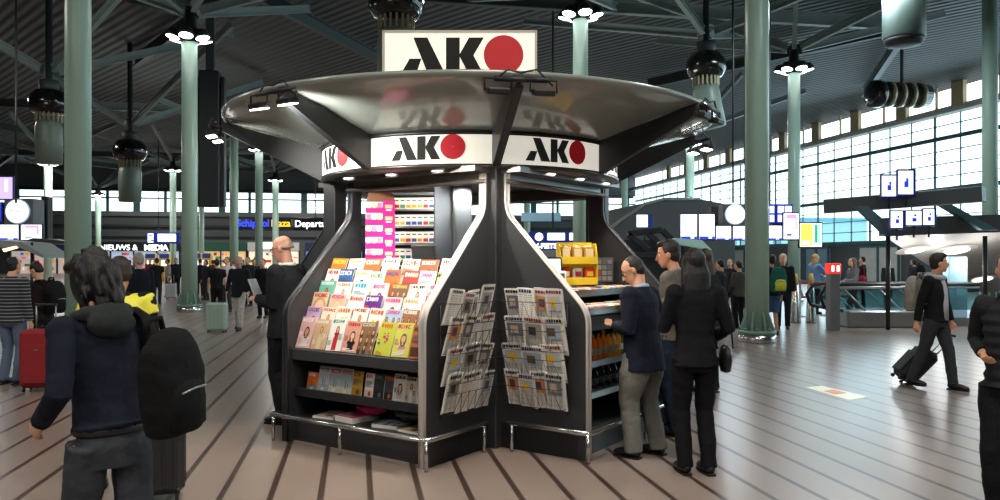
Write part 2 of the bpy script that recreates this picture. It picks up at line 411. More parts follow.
for px, Y, py0, lab in ((16, 21.8, 203, 'thin black rod from the roof to the left wall clock'), (733, 23.8, 203, 'thin black rod from the roof to the right hall clock'), (745.5, 19, 205, 'thin rod in front of the big right pillar from the roof down'), (158.5, 60, 232, 'thin rod holding the flight sign left of the lamp pillar')):
    a = at(px, py0, Y); m_ = MB(); m_.lathe([(.03, a.z), (.03, CZ)], (a.x, a.y, 0), n=8)
    tag(m_.build('hanging_rod', DARK), lab, 'rod')

# ---------------------------------------------------------------- back of the hall: shops and signs
SH = S1-.7
def shop(v, w, label, fascia, glow, seed):
    t = thing('shop_front', label, 'shop', hall(v, SH, 0), BROT, 'shops along the back wall')
    r = random.Random(seed)
    MB().box((0, -.1, 2.95), (w, .5, .95)).build('fascia', mat('shop_fascia_'+fascia, fascia, .4, emit=.02), t)
    MB().box((0, .1, 1.2), (w-.2, .1, 2.4)).build('lit_interior', mat('shop_glow_'+glow, glow, .5, emit=.9, var=.5, vscale=1.2), t)
    q = MB()
    for k in range(int(w*7)):
        c = r.choice(['#c0392b', '#e8a33d', '#2e6fb0', '#f2efe6', '#4b8c4a', '#d9d9d9', '#402a20', '#d77fa0'])
        q.box((r.uniform(-w/2+.3, w/2-.3), -.05, r.choice((.5, .9, 1.3, 1.7, 2.1))), (r.uniform(.15, .5), .15, r.uniform(.15, .34)), ink(c, .5))
    tag(q.build('goods', None, t, label='colourful goods on lit shelves'), kind='stuff')
    for k in range(int(w/2.2)+1): MB().box((-w/2+k*w/int(w/2.2), -.15, 1.25), (.14, .2, 2.5)).build('door_post', DARK, t)
    return t
wh = mat('white_letters', '#ffffff', .4, emit=1.6, var=0)
t = shop(-24.1, 9.5, 'news shop with white lettering over a dark fascia in the left background', '#14191c', '#8fa3b5', 1)
text('NIEUWS &', .84, wh, t, (-1.5, -.38, 2.78), bold=.012); text('MEDIA', .84, wh, t, (2.35, -.38, 2.78), bold=.035)
shop(-33, 7, 'blue and red lit shop at the far left of the back wall', '#2a3c7a', '#a99a92', 2)
shop(-15, 5.5, 'shop with green sign strip right of the news shop', '#1f5c46', '#c9a878', 3)
t = shop(-9.3, 5.6, 'brightest shop with white sign, behind the walking lady', '#d7dbd8', '#f3d9b8', 4)
MB().box((.2, -.4, 3.1), (3, .1, .7)).build('light_box', wh, t)
shop(-2.6, 6.5, 'blue-lit shop front behind the bald man in the suit', '#1a2a55', '#6f86c9', 5)
shop(6, 7, 'orange and green shop seen through the kiosk opening', '#6a3a22', '#c08a60', 6)
shop(16, 8, 'dim shop behind the kiosk on the right', '#20242a', '#7d705f', 7)
def board(px, py, Y, w, h, label, back='#10151a', cat='sign', rz=0, group=None):
    p = at(px, py, Y); t = thing('hanging_sign', label, cat, p, rz, group)
    MB().box((0, .06, 0), (w, .12, h), bev=.01).build('sign_board', mat('sign_back_'+back, back, .4, emit=.05), t); return t
t = board(270, 223.5, 76, 4.1, 1.0, 'dark sign with blue and yellow plaza lettering left of the bald man')
text('Schiphol', .95, mat('blue_letters', '#2a46ff', .4, emit=1.6, var=0), t, (-.05, -.02, 0), align='RIGHT', bold=.02); text('Plaza', .95, mat('yellow_letters', '#f3c42c', .4, emit=1.3, var=0), t, (.1, -.02, 0), align='LEFT', bold=.02)
t = board(315, 224, 60, 3.3, .95, 'black sign with white departures lettering beside the kiosk post'); text('Departures', .72, wh, t, (.1, -.02, 0), bold=.012)
MB().tube([(0, .06, .4), (0, .06, CZ-t.location.z)], .05).build('hanger', beam_d, t)
blue_e = mat('screen_blue', '#2136c8', .4, emit=1.0, var=0); white_e = mat('screen_white', '#eef3ff', .4, emit=1.5, var=.05, vscale=3)
t = board(163, 238, 60, 2.5, .85, 'blue and white flight sign hanging left of the lamp pillar', '#1b2da0')
MB().box((-.95, -.01, 0), (.42, .03, .7)).build('white_panel', white_e, t); MB().box((.3, -.01, .02), (1.4, .03, .6)).build('white_panel', white_e, t)
q = MB()
for k in range(3): q.box((-.95+.06*k, -.03, .2-.2*k), (.22, .02, .09))
q.build('symbol', blue_e, t)
t = board(553, 241, 30, 1.86, .7, 'blue notice board with white circle and lettering seen through the kiosk', '#142a8c', rz=0)
MB().lathe([(.16, 0), (.16, .03)], (-.54, -.01, .16), n=20, M=Matrix.Rotation(R_(90), 3, 'X')).build('white_disc', white_e, t)
MB().box((.12, -.01, .17), (.67, .03, .28)).build('white_panel', white_e, t); MB().box((.75, -.01, .17), (.24, .03, .28)).build('white_panel', white_e, t)
text('OV-FIETS', .27, wh, t, (-.4, -.02, -.2), bold=.01); MB().box((.6, -.01, -.16), (.55, .03, .11)).build('white_panel', white_e, t)
q = MB()
for k in range(3): q.box((.12, -.03, .26-.09*k), (.48-.08*k, .02, .024))
q.build('text_line', blue_e, t)
MB().tube([(0, .06, .4), (0, .06, CZ-t.location.z)], .04).build('hanger', beam_d, t)
t = board(541, 217, 45, 2.3, .5, 'pale blue lit sign higher up, seen through the kiosk opening', '#8fb6cc')
t = board(645, 221, 32, .66, .54, 'small white and blue sign on a pole right of the kiosk', '#223f9c'); MB().box((-.12, -.01, 0), (.45, .03, .5)).build('white_panel', white_e, t)
MB().tube([(0, .06, -.3), (0, .06, -t.location.z)], .04).build('pole', DARK, t)

# ---------------------------------------------------------------- information screens and clocks
pink_e = mat('screen_pink', '#e58fd0', .4, emit=1.2, var=.2, vscale=2); lil_e = mat('screen_lilac', '#b9a2f5', .4, emit=1.3, var=.2, vscale=2)
screen_edge = mat('screen_edge', '#101a4a', .4)
def screen(px0, py0, px1, py1, Y, label, style, rz=0, g='information screens'):
    a = at((px0+px1)/2, (py0+py1)/2, Y); w = (px1-px0)/F_PX*Y; h = (py1-py0)/F_PX*Y
    t = thing('information_screen', label, 'screen', a, rz, g)
    MB().box((0, .06, 0), (w, .12, h), bev=.01).build('screen_frame', screen_edge if style != 'ad' else DARK, t)
    main = {'white': white_e, 'pink': white_e, 'lilac': lil_e, 'blue': blue_e, 'ad': white_e}[style]
    MB().box((0, -.004, 0), (w*.92, .02, h*.9)).build('display', main, t)
    q = MB(); r = random.Random(int(px0*7+py0))
    if style == 'white':
        for k in range(7): q.box((-w*.03*(k % 2), -.018, h*(.36-.1*k)), (w*.76, .01, h*.012), ink('#8a93b8', .6))
        q.box((0, -.018, -h*.4), (w*.9, .01, h*.1), blue_e); q.box((w*.2, -.026, -h*.4), (w*.2, .01, h*.05), white_e)
    elif style == 'pink':
        q.box((w*.02, -.018, h*.34), (w*.6, .01, h*.14), pink_e); q.box((-w*.12, -.018, -h*.3), (w*.3, .01, h*.07), blue_e); q.box((w*.3, -.018, .1*h), (w*.1, .01, h*.5), pink_e)
    elif style == 'lilac':
        q.box((-w*.2, -.018, 0), (w*.3, .01, h*.8), pink_e); q.box((w*.25, -.018, h*.1), (w*.1, .01, h*.5), white_e)
    elif style == 'blue':
        for sx in (-1, 1):
            for sz in (-1, 1): q.box((sx*w*.22, -.018, sz*h*.22), (w*.36, .01, h*.34), white_e)
    elif style == 'ad':
        q.box((-w*.18, -.018, 0), (w*.5, .01, h*.86), mat('ad_yellow', '#d9d65a', .4, emit=1.0, var=.3)); q.box((w*.22, -.018, h*.05), (w*.12, .01, h*.7), mat('ad_green', '#1fae62', .4, emit=.9))
        q.box((-w*.2, -.026, -h*.3), (w*.36, .01, h*.16), mat('ad_pale', '#f0efd0', .4, emit=1.1)); q.box((w*.34, -.026, 0), (w*.1, .01, h*.8), mat('ad_cyan', '#9fd7e0', .4, emit=1))
    q.build('screen_content', None, t)
    return t
def clock(px, py, Y, dia, w, h, label, rz=0):
    t = thing('hall_clock', label, 'clock', at(px, py, Y), rz, 'hall clocks')
    MB().box((0, .3, 0), (w, .6, h), bev=.03).build('clock_case', mat('clock_case', '#5c5e60', .4), t)
    M = Matrix.Rotation(R_(90), 3, 'X')
    MB().lathe([(dia/2+.03, 0), (dia/2+.03, .03), (dia/2, .04)], n=40, M=M).build('clock_rim', mat('rim_blue', '#a9c3e0', .4, emit=.4), t)
    f = MB().lathe([(dia/2, .03), (dia/2, .045)], n=40, M=M).build('clock_face', mat('clock_face', '#f7f9ff', .4, emit=1.5, var=0), t)
    q = MB()
    for k in range(12):
        a = R_(30*k); q.box((dia*.42*math.sin(a), -.05, dia*.42*math.cos(a)), (.012, .006, dia*.06), None, Matrix.Rotation(a, 3, 'Y'))
    q.build('hour_mark', ink('#9aa0a8'), f)
    for ln, ang in ((.24, 95), (.34, -80)):
        a = R_(ang); MB().box((dia*ln/2*math.sin(a), -.055, dia*ln/2*math.cos(a)), (.018, .008, dia*ln), None, Matrix.Rotation(a, 3, 'Y')).build('clock_hand', ink('#50545a'), f)
    return t
screen(-14, 176, 13.5, 200, 22, 'large lilac advertising screen cut by the left edge above the clock', 'lilac')
screen(-26, 202, 2.5, 222, 22, 'blue screen cut by the left edge beside the clock', 'blue')
clock(18, 211.5, 22, .64, .82, .74, 'round white clock in a grey case at far left')
screen(-8, 224, 19.5, 240.5, 22, 'white departure screen at far left, left of the pink-edged one', 'white')
screen(20.5, 224, 42.5, 240.5, 22, 'white screen with pink heading below the left clock', 'pink')
t = thing('hanging_screen_carrier', 'dark hanging frame behind the screens at far left', 'screen frame', at(14, 220, 23)); 
MB().box((0, .2, .1), (1.9, .2, .2)).build('carrier_bar', DARK, t); MB().box((.86, .2, .05), (.2, .3, 1.3), bev=.02).build('carrier_end', DARK, t)
screen(680, 213, 697.5, 240.5, 24, 'tall white screen at the left end of the right screen row', 'white')
screen(698.5, 213, 715, 240.5, 24, 'tall white screen second in the right screen row', 'white')
screen(715.5, 225.5, 731.5, 240.5, 24, 'small white screen under the right clock, left one', 'white')
screen(732.5, 225.5, 748.5, 240.5, 24, 'small white screen under the right clock, beside the big pillar', 'white')
clock(735, 214.5, 24, .58, .72, .66, 'round white clock in a dark case beside the big right pillar')
screen(764, 204, 775, 224, 24, 'blue sign panel just right of the big right pillar', 'blue')
screen(776, 204, 793, 224, 24, 'blue and white pictogram panel beside the slim right pillar', 'blue')
screen(766, 225, 782, 240.5, 24, 'white departure screen right of the big right pillar', 'white')
screen(783, 212, 799, 240.5, 23.75, 'white screen with pink print at the right end of the screen row', 'pink')
screen(799, 222, 822.5, 248, 26, 'yellow-green advertising screen right of the screen row', 'ad')
t = thing('hanging_screen_carrier', 'dark hanging frame behind the right screen row', 'screen frame', at(738, 224, 25.1))
MB().box((0, .25, 0), (3.6, .2, .2)).build('carrier_bar', DARK, t); MB().box((-.72, 0, .28), (.4, .5, .6), bev=.03).build('carrier_box', mat('carrier_brown', '#352e2c', .5), t); 
q = MB(); q.tube([(1.1, .25, 0), (1.1, .25, CZ-t.location.z)], .04); q.build('hanger', DARK, t)
# ================================================================ the kiosk
KC = V((-.31, 8.27, 0)); KA = R_(-34.7); MK = Matrix.Translation(KC) @ Matrix.Rotation(KA, 4, 'Z')
kiosk = thing('newsstand_kiosk', 'round-roofed black newsstand kiosk with lit sign band and magazine bays', 'kiosk', KC, KA)
panel_m = mat('kiosk_panel', '#2c2e31', .42, var=.1, vscale=3)
inner_m = mat('kiosk_inner_panel', '#4d535c', .4, var=.1)
head_m = mat('kiosk_header', '#6d6863', .3, .5)
sign_w = mat('lit_sign_face', '#f1ede0', .35, emit=.55, var=.03)
sign_w2 = mat('sign_face_flood_glow', '#fbf8f0', .35, emit=1.5, var=.03)  # stronger glow stands in for floodlight burning out the left panels
logo_k = mat('logo_black', '#101112', .75, var=0); logo_refl = mat('logo_black_reflection', '#39464a', .7, var=0)  # teal version is the black lettering with a reflection put into its colour
logo_r = mat('logo_red', '#c5202c', .6, emit=.12, var=0)
LOGO = [[(0, 0), (.25, .43), (.57, .43), (.42, 0)], [(.35, 1), (.73, 1), (1.22, 0), (.75, 0)], [(1.23, 0), (1.23, 1), (1.6, 1), (1.6, 0)],
        [(1.85, 1), (2.25, 1), (1.97, .52), (2.25, 0), (1.85, 0), (1.58, .52)]]
LOGO_O = (2.78, .53, .535)
def kp(x, y, z=0): return MK @ V((x, y, z))
DR, DZ0, DZ1, RR, RZ = 1.54, 2.455, 2.735, 2.5, 3.03
# corner posts
for cx, cy in ((1, -1), (-1, -1), (1, 1), (-1, 1)):
    MB().box((cx, cy, 1.23), (.17, .17, 2.46), bev=.008).build('corner_post', panel_m, kiosk)
# bays: 0 front left, 1 front right, 2 and 3 at the back
SPAN = {0: (-.68, 1.0), 1: (-1.0, .9), 2: (-.9, .9), 3: (-.9, .95)}
prof = round_poly([(.12, 2.4), (.12, 2.06), (.93, 1.21), (.93, 0)], .11, 7)
PT = .06
for k in range(4):
    Rk = Matrix.Rotation(R_(90*k), 4, 'Z')
    for i, x in enumerate(SPAN[k]):
        xa, xb = (x, x+PT) if i == 0 else (x-PT, x)
        pts = [V((xa, -1+.0, 0))]+[V((xa, -1-t, z)) for t, z in reversed(prof)]+[V((xa, -1, 2.4))]
        o = MB().prism(pts, (PT, 0, 0)).xform(Rk).build('side_panel', panel_m, kiosk)
        e = MB()
        for xx in (xa+.004, xb-.004): e.tube([(xx, -1-t-.003, z) for t, z in prof], .0125, n=8)
        e.prism([(xa, -1-t, z) for t, z in prof]+[(xa, -1-t-.008, z) for t, z in reversed(prof)], (PT, 0, 0), mat('trim_downlit', '#d6cfca', .38, .35) if (k, i) in ((0, 1), (1, 0)) else mat('trim_groove', '#3b3d40', .35, .5))  # pale strip on the front inner panels has the downlight in its colour
        e.xform(Rk).build('edge_trim', CHROME, o)
    xa, xb = SPAN[k]; xm, xw = (xa+xb)/2, xb-xa-2*PT
    MB().box((xm, -1.43, .11), (xw+.12, .84, .22)).xform(Rk).build('plinth', panel_m, kiosk)
    h = MB().box((xm, -1.06, 2.37), (xw+.1, .12, .1)); h.box((xm, -1.14, 2.43), (xw+.14, .3, .05)); h.tube([(xa, -1.14, 2.33), (xb, -1.14, 2.33)], .02, n=8)
    h.xform(Rk).build('header_rail', head_m, kiosk)
    if k >= 2: MB().box((xm, -1.3, .7), (xw, .4, 1.0)).xform(Rk).build('back_counter', panel_m, kiosk)
# soffit with downlights
MB().lathe([(.02, DZ0-.012), (DR-.02, DZ0-.012), (DR, DZ0), (DR, DZ0+.01), (.02, DZ0+.01)], n=72).build('soffit', mat('soffit_metal', '#8b8a88', .32, .6), kiosk)
for k in range(4):
    for x in (-.5, .05, .6) if k < 2 else (0,):
        p = Matrix.Rotation(R_(90*k), 3, 'Z') @ V((x, -1.26, DZ0-.013))
        d = MB().lathe([(.085, -.012), (.09, 0), (.02, 0)], p, n=18).build('downlight', STEEL, kiosk)
        MB().lathe([(.07, -.016), (.01, -.016)], p, n=18).build('lens', WHITE_E, d)
# sign band: eight curved lit panels between the struts
for k in range(8):
    a0, a1 = R_(-90+45*k+1.0), R_(-90+45*k+44); n = 14
    gm = MB(); ins = [V((DR*math.cos(a0+(a1-a0)*i/n), DR*math.sin(a0+(a1-a0)*i/n), 0)) for i in range(n+1)]
    for i in range(n):
        p, q = ins[i], ins[i+1]
        gm.add([p+V((0, 0, DZ0+.02)), q+V((0, 0, DZ0+.02)), q+V((0, 0, DZ1)), p+V((0, 0, DZ1))], [(0, 1, 2, 3)], None, True)
    o = gm.build('sign_panel', sign_w2 if k in (7, 6) else sign_w, kiosk)
    hgt = .205; mid = (a0+a1)/2; zb = DZ0+.06; L = MB()
    lk = logo_k if k != 1 else logo_refl
    for pg in LOGO:
        L.poly([V(((DR+.004)*math.cos(mid+(u-1.66)*hgt/DR), (DR+.004)*math.sin(mid+(u-1.66)*hgt/DR), zb+v_*hgt)) for u, v_ in pg], lk)
    cu, cv, cr = LOGO_O; c_ = []
    def cyl(u, v_, e=.004): return V(((DR+e)*math.cos(mid+(u-1.66)*hgt/DR), (DR+e)*math.sin(mid+(u-1.66)*hgt/DR), zb+v_*hgt))
    ring = [[cyl(cu+cr*f*math.cos(2*math.pi*j/32), cv+cr*f*math.sin(2*math.pi*j/32)) for j in range(32)] for f in (.02, .35, .7, 1)]
    L.loft(ring, logo_r, cap=False, smooth=False)
    L.build('logo', None, o)
MB().lathe([(DR-.01, DZ0-.014), (DR+.012, DZ0-.014), (DR+.012, DZ0+.022), (DR-.01, DZ0+.022)], n=72, cap=False).build('band_trim', mat('band_trim', '#55524e', .3, .7), kiosk)
MB().lathe([(DR-.03, DZ1-.004), (DR+.012, DZ1-.004), (DR+.012, DZ1+.03), (DR-.03, DZ1+.03)], n=72, cap=False).build('band_trim', BLACK, kiosk)
# canopy dish: glossy underside, plain top
dish = MB(); prof_d = [(DR-.06, DZ1+.03), (DR+.02, DZ1+.035), (DR+.25, DZ1+.1), (DR+.55, DZ1+.2), (RR-.03, RZ-.02), (RR, RZ), (RR, RZ+.03), (RR-.06, RZ+.04), (1.2, RZ+.12), (.05, RZ+.16)]
dish.lathe(prof_d, n=96)
dish_m = mat('canopy_gloss', '#8d9691', .22, 0, var=.05, vscale=1.5, coat=.45)
dish.build('canopy_dish', dish_m, kiosk)
for k in range(8):
    a = R_(45*k); c, s = math.cos(a), math.sin(a); q = V((-s, c, 0))*.035; e = V((c, s, 0))
    def P(r, z): return e*r+V((0, 0, z))
    MB().prism([P(DR-.02, DZ0)-q, P(DR+.02, DZ0)-q, P(RR+.02, RZ-.1)-q, P(RR+.02, RZ-.005)-q, P(DR+.02, DZ1+.04)-q, P(DR-.02, DZ1+.04)-q], q*2).build('canopy_strut', mat('strut_grey', '#26292c', .45), kiosk)
# flood lamps on the strut ends
def flood(k, lit=True):
    a = R_(45*k); e = V((math.cos(a), math.sin(a), 0)); sd = V((-e.y, e.x, 0)); b = e*(RR+.1)+V((0, 0, RZ-.06))
    fr = MB(); fr.tube([e*RR+V((0, 0, RZ-.05)), b], .02, n=8); fr.tube([b-sd*.2, b+sd*.2], .02, n=8)
    fr.tube([b-sd*.18, b-sd*.1+V((0, 0, .07)), b+V((0, 0, .05)), b+sd*.12+V((0, 0, .08)), b+sd*.24-V((0, 0, .04))], .008, n=6)
    fr = fr.build('flood_lamp', DARK, kiosk)
    for sg in (-1, 1):
        c = b+sd*.17*sg-V((0, 0, .09)); M3 = Matrix((sd, e, V((0, 0, 1)))).transposed() @ Matrix.Rotation(R_(-12), 3, 'X')
        h = MB(); h.box(c, (.17, .1, .05), None, M3, .012); h.tube([c-sd*.1, c-sd*.1+V((0, 0, .09)), c+sd*.1+V((0, 0, .09)), c+sd*.1], .009, n=6)
        h = h.build('lamp_head', DARK, fr)
        if lit: MB().box(c+M3 @ V((0, 0, -.028)), (.145, .08, .008), None, M3).build('lens', mat('flood_lens', '#fffaf0', .4, emit=12, var=0), h)
for k, lit in ((-2, True), (-1, False), (0, False), (1, True), (-3, True), (4, False)): flood(k, lit)
# roof sign
rs = MB().box((0, 0, 0), (1.54, .3, .52), None, None, .012)
Mr_ = Matrix.Rotation(-KA, 4, 'Z') @ Matrix.Translation(V((-.1, -.2, 3.705)))
rs = rs.xform(Mr_).build('roof_sign', sign_w, kiosk)
L = MB(); hg = .378
for pg in LOGO: L.poly([V(((u-1.6)*hg, -.153, (v_-.5)*hg+.01)) for u, v_ in pg], logo_k)
L.poly([V(((LOGO_O[0]-1.6+LOGO_O[2]*math.cos(2*math.pi*j/48))*hg, -.153, (LOGO_O[1]-.5+LOGO_O[2]*math.sin(2*math.pi*j/48))*hg+.01)) for j in range(48)], logo_r)
L.xform(Mr_).build('logo', None, rs)
fr = MB()
for x, z, w, h_ in ((0, .26, 1.56, .025), (0, -.26, 1.56, .025), (-.775, 0, .025, .54), (.775, 0, .025, .54)): fr.box((x, 0, z), (w, .32, h_))
fr.xform(Mr_).build('sign_frame', mat('sign_frame', '#c9c6ba', .4), rs)
MB().lathe([(.5, RZ+.1), (.5, 3.55), (.02, 3.55)], n=24).build('roof_plinth', BLACK, kiosk)

# ---- front-left bay fittings
x0, x1 = SPAN[0][0]+PT, SPAN[0][1]-PT; xm, xw = (x0+x1)/2, x1-x0
MB().box((xm, -1.13, .66), (xw, .04, .9)).build('back_board', panel_m, kiosk)
b = MB(); b.box((xm, -1.5, .43), (xw, .68, .025)); b.box((xm, -1.845, .445), (xw, .02, .075), None, None, .004); b.build('book_shelf', BLACK, kiosk)
b = MB(); b.box((xm, -1.88, .79), (xw, .025, .1), None, None, .005); b.box((xm, -1.62, .765), (xw, .5, .03)); b.build('front_lip', mat('lip_grey', '#3a3c40', .4), kiosk)
b = MB()
ROW = [(.845+.108*k, .85-.073*k) for k in range(6)]
for k, (z, t) in enumerate(ROW):
    b.box((xm, -1-t+.06, z-.012), (xw, .15, .016)); b.box((xm, -1-t+.11, z+.09), (xw, .01, .22))
b.build('stepped_rack', BLACK, kiosk)
MB().box((xm, -1.16, 1.47), (xw, .32, .08)).build('counter_top', panel_m, kiosk)
# ---- front-right bay fittings
Rk = Matrix.Rotation(R_(90), 4, 'Z'); x0b, x1b = SPAN[1][0]+PT, SPAN[1][1]-PT; xmb, xwb = (x0b+x1b)/2, x1b-x0b
MB().box((xmb, -1.2, .72), (xwb, .04, 1.1)).xform(Rk).build('back_board', panel_m, kiosk)
for z, tt, w in ((.47, 1.52, .62), (.72, 1.5, .56)):
    b = MB(); b.box((xmb, -tt, z), (xwb, w, .025)); b.box((xmb, -tt-w/2, z+.015), (xwb, .015, .05)); b.xform(Rk).build('drink_shelf', STEEL if z < .6 else mat('pale_shelf', '#8fa3ad', .35, .3), kiosk)
MB().box((xmb, -1.5, 1.1), (xwb, .7, .12)).xform(Rk).build('tray_bed', BLACK, kiosk)
for z, t in ((1.2, 1.72), (1.33, 1.42)):
    b = MB(); b.box((xmb, -t, z), (xwb, .32, .02)); b.box((xmb, -t-.16, z+.01), (xwb, .015, .06), CHROME); b.build('candy_tray', BLACK, kiosk).rotation_euler = (0, 0, R_(90))
MB().box((xmb, -1.12, 1.375), (xwb, .3, .04)).xform(Rk).build('counter_top', panel_m, kiosk)
# steel bumper rails
def rail(path, feet):
    o = MB().tube([(x, y, .245) for x, y in path], .021, n=10); 
    for x, y in feet: o.tube([(x, y, 0), (x, y, .24)], .015, n=8)
    o.build('bumper_rail', CHROME, kiosk)
e = .99
rail([(-.76, -2.0+.2), (-.76, -2.0), (1.06, -2.0), (1.08, -1.95), (1.08, -1.2)], [(-.76, -1.98), (.12, -2.0), (1.06, -1.99), (1.08, -1.25)])
rail([(1.2, -1.08), (1.95, -1.08), (2.0, -1.06), (2.0, .95)], [(1.25, -1.08), (1.98, -1.07), (2.0, 0), (2.0, .93)])

# ---- inside: cabinet with cigarette packs, dark partitions
Mi = Matrix.Translation(at(414, 258, 8.4)*1.0) ; Mi.translation.z = 0
cab = thing('cigarette_cabinet', 'dark cabinet with rows of small packs inside the kiosk', 'cabinet', M=Mi @ Matrix.Rotation(R_(-6), 4, 'Z'))
c_ = MB(); c_.box((0, .17, 1.2), (.54, .02, 2.3)); 
for x in (-.26, .26): c_.box((x, 0, 1.2), (.02, .34, 2.3))
c_.box((0, 0, 2.34), (.54, .34, .03)); c_.box((0, 0, .5), (.5, .34, 1.0)); c_.build('cabinet_body', inner_m, cab)
for k in range(5): 
    MB().box((0, -.02, 1.45+.18*k), (.5, .3, .02)).build('cabinet_shelf', STEEL, cab)
rp = random.Random(4)
pk_m = [['#e9e4da', '#c33b2f'], ['#f2efe8', '#d9a33a'], ['#e7e7e7', '#3c5d9a'], ['#efe6d5', '#b3402f'], ['#dfe6e2', '#4a8a6a']]
protos = []
for k in range(5):
  for j in range(8):
    i = rp.randrange(5); q = MB(); q.box((0, 0, .06), (.058, .03, .12), ink(pk_m[i][0], .15)); q.box((0, -.0165, .03), (.05, .002, .035), ink(pk_m[i][1], .15)); q.box((0, -.0165, .09), (.04, .002, .012), ink('#6a4a3a'))
    o = q.build('cigarette_pack', None, M=cab.matrix_world.copy() if False else (Mi @ Matrix.Rotation(R_(-6), 4, 'Z') @ Matrix.Translation(V((-.219+.0625*j, -.12, 1.461+.18*k)))))
    od = ['first', 'second', 'third', 'fourth', 'fifth', 'sixth', 'seventh', 'eighth'][j]
    tag(o, 'cigarette pack on %s cabinet shelf, %s from the pink tower' % (['lowest', 'second lowest', 'middle', 'second highest', 'highest'][k], od), 'cigarette pack', 'packs in the cigarette cabinet')
pt = thing('partition_panel', 'blue-grey upright panel beside the cigarette cabinet inside the kiosk', 'panel', M=Matrix.Translation(V((gx(453, 8.25), 8.25, 0))) @ Matrix.Rotation(R_(20), 4, 'Z'))
q = MB(); q.box((0, 0, 1.22), (.4, .04, 2.4)); q.build('board', mat('blue_grey_panel', '#76828f', .45), pt); MB().box((0, -.03, 1.22), (.03, .02, 2.38)).build('edge_strip', STEEL, pt)
# till screen
M = Matrix.Translation(kp(.25, -1.12, 1.51))
till = thing('till_monitor', 'black till monitor turned away on the counter behind the magazines', 'monitor', M=Matrix.Translation(at(424, 258, 7.36)-V((0, 0, at(424, 258, 7.36).z-1.513))) @ Matrix.Rotation(R_(160), 4, 'Z'))
MB().box((0, 0, .18), (.24, .05, .2), None, Matrix.Rotation(R_(-12), 3, 'X'), .012).build('monitor_case', mat('monitor_back', '#3b3b3e', .5), till)
q = MB(); q.lathe([(.08, 0), (.08, .015), (.03, .02), (.03, .1)], n=16); q.build('stand', DARK, till); MB().box((.17, -.05, .06), (.08, .1, .12), bev=.01).build('card_reader', DARK, till)
# pink cardboard tower
M = Matrix.Translation(kp(-.24, -1.12, 1.512)) @ Matrix.Rotation(R_(6), 4, 'Z') @ Matrix.Diagonal((1.02, .9, 1.12, 1))
tw = thing('display_tower', 'tall pink cardboard counter display with small boxes and open flap', 'display', M=M)
mg = ink('#e0218a', .25); mgl = ink('#f6c1dd', .25); crd = ink('#8a5a3c')
MB().box((.075, 0, .31), (.11, .16, .62), mg).build('tower_side', None, tw)
for k in range(6):
    z = .02+.1*k; q = MB(); q.box((-.06, 0, z+.045), (.16, .15, .09), ink('#fbe6ee', .3)); q.box((-.06, -.078, z+.02), (.16, .006, .05), mg)
    for j in range(3): q.box((-.11+.05*j, -.082, z+.06), (.04, .006, .045), ink(['#f2d6a0', '#e98bb0', '#ffffff'][(j+k) % 3], .2))
    q.box((.075, -.083, z+.05), (.07, .004, .03), ink('#f4d9a0')); q.box((.075, -.084, z+.02), (.05, .004, .012), ink('#ffffff', .3)); q.build('pocket', None, tw)
q = MB(); q.prism([(-.14, .06, .62), (.13, .06, .62), (.11, .08, .7), (-.12, .08, .7)], (0, .01, 0), crd); q.prism([(.13, -.07, .62), (.13, .06, .62), (.09, .06, .71), ], (.006, 0, 0), crd); q.build('flap', None, tw)

# ---- printed matter
def quad(mb, x0, z0, x1, z1, l, m): mb.poly([(x0, -.0006*l, z0), (x1, -.0006*l, z0), (x1, -.0006*l, z1), (x0, -.0006*l, z1)], m)
def ell(mb, cx, cz, rx, rz, l, m, n=14): mb.poly([(cx+rx*math.cos(2*math.pi*j/n), -.0006*l, cz+rz*math.sin(2*math.pi*j/n)) for j in range(n)], m)
SKIN = ['#e9b48f', '#d89c78', '#f0c6a4', '#b9764f']
def title(mb, w, h, z, hh, m, r, x0=.08, x1=.92, l=3):
    x = x0*w-w/2
    while x < x1*w-w/2-.01:
        lw = hh*r.uniform(.45, .8)
        if x+lw > x1*w-w/2: break
        k = r.randrange(4)
        if k == 0: quad(mb, x, z, x+lw, z+hh, l, m)
        elif k == 1: quad(mb, x, z, x+lw*.35, z+hh, l, m); quad(mb, x+lw*.35, z+hh*.4, x+lw, z+hh*.62, l, m); quad(mb, x+lw*.7, z, x+lw, z+hh, l, m)
        elif k == 2: quad(mb, x, z, x+lw, z+hh*.25, l, m); quad(mb, x, z+hh*.75, x+lw, z+hh, l, m); quad(mb, x, z, x+lw*.35, z+hh, l, m)
        else: ell(mb, x+lw/2, z+hh/2, lw/2, hh/2, l, m, 10)
        x += lw+hh*.14
def lines(mb, w, h, x0, x1, z, n, m, r, hh=.006, l=3):
    for k in range(n):
        a, b = x0*w-w/2, (x0+(x1-x0)*r.uniform(.5, 1))*w-w/2; quad(mb, a, z-k*hh*2, b, z-k*hh*2+hh, l, m)
def figure(mb, cx, cz, s, hair, skin, dress, l=2, long=True):
    quad(mb, cx-.30*s, cz-1.1*s, cx+.30*s, cz-.42*s, l, ink(dress)); ell(mb, cx, cz-.52*s, .42*s, .22*s, l, ink(dress))
    ell(mb, cx, cz-.06*s, .27*s, (.46 if long else .34)*s, l+1, ink(hair)); quad(mb, cx-.08*s, cz-.42*s, cx+.08*s, cz-.2*s, l+2, ink(skin)); ell(mb, cx, cz, .185*s, .25*s, l+2, ink(skin))
    for e in (-.07, .07): ell(mb, cx+e*s, cz+.04*s, .03*s, .016*s, l+3, ink('#3a2a22'), 6)
    ell(mb, cx, cz-.12*s, .05*s, .018*s, l+3, ink('#b5443f'), 6)
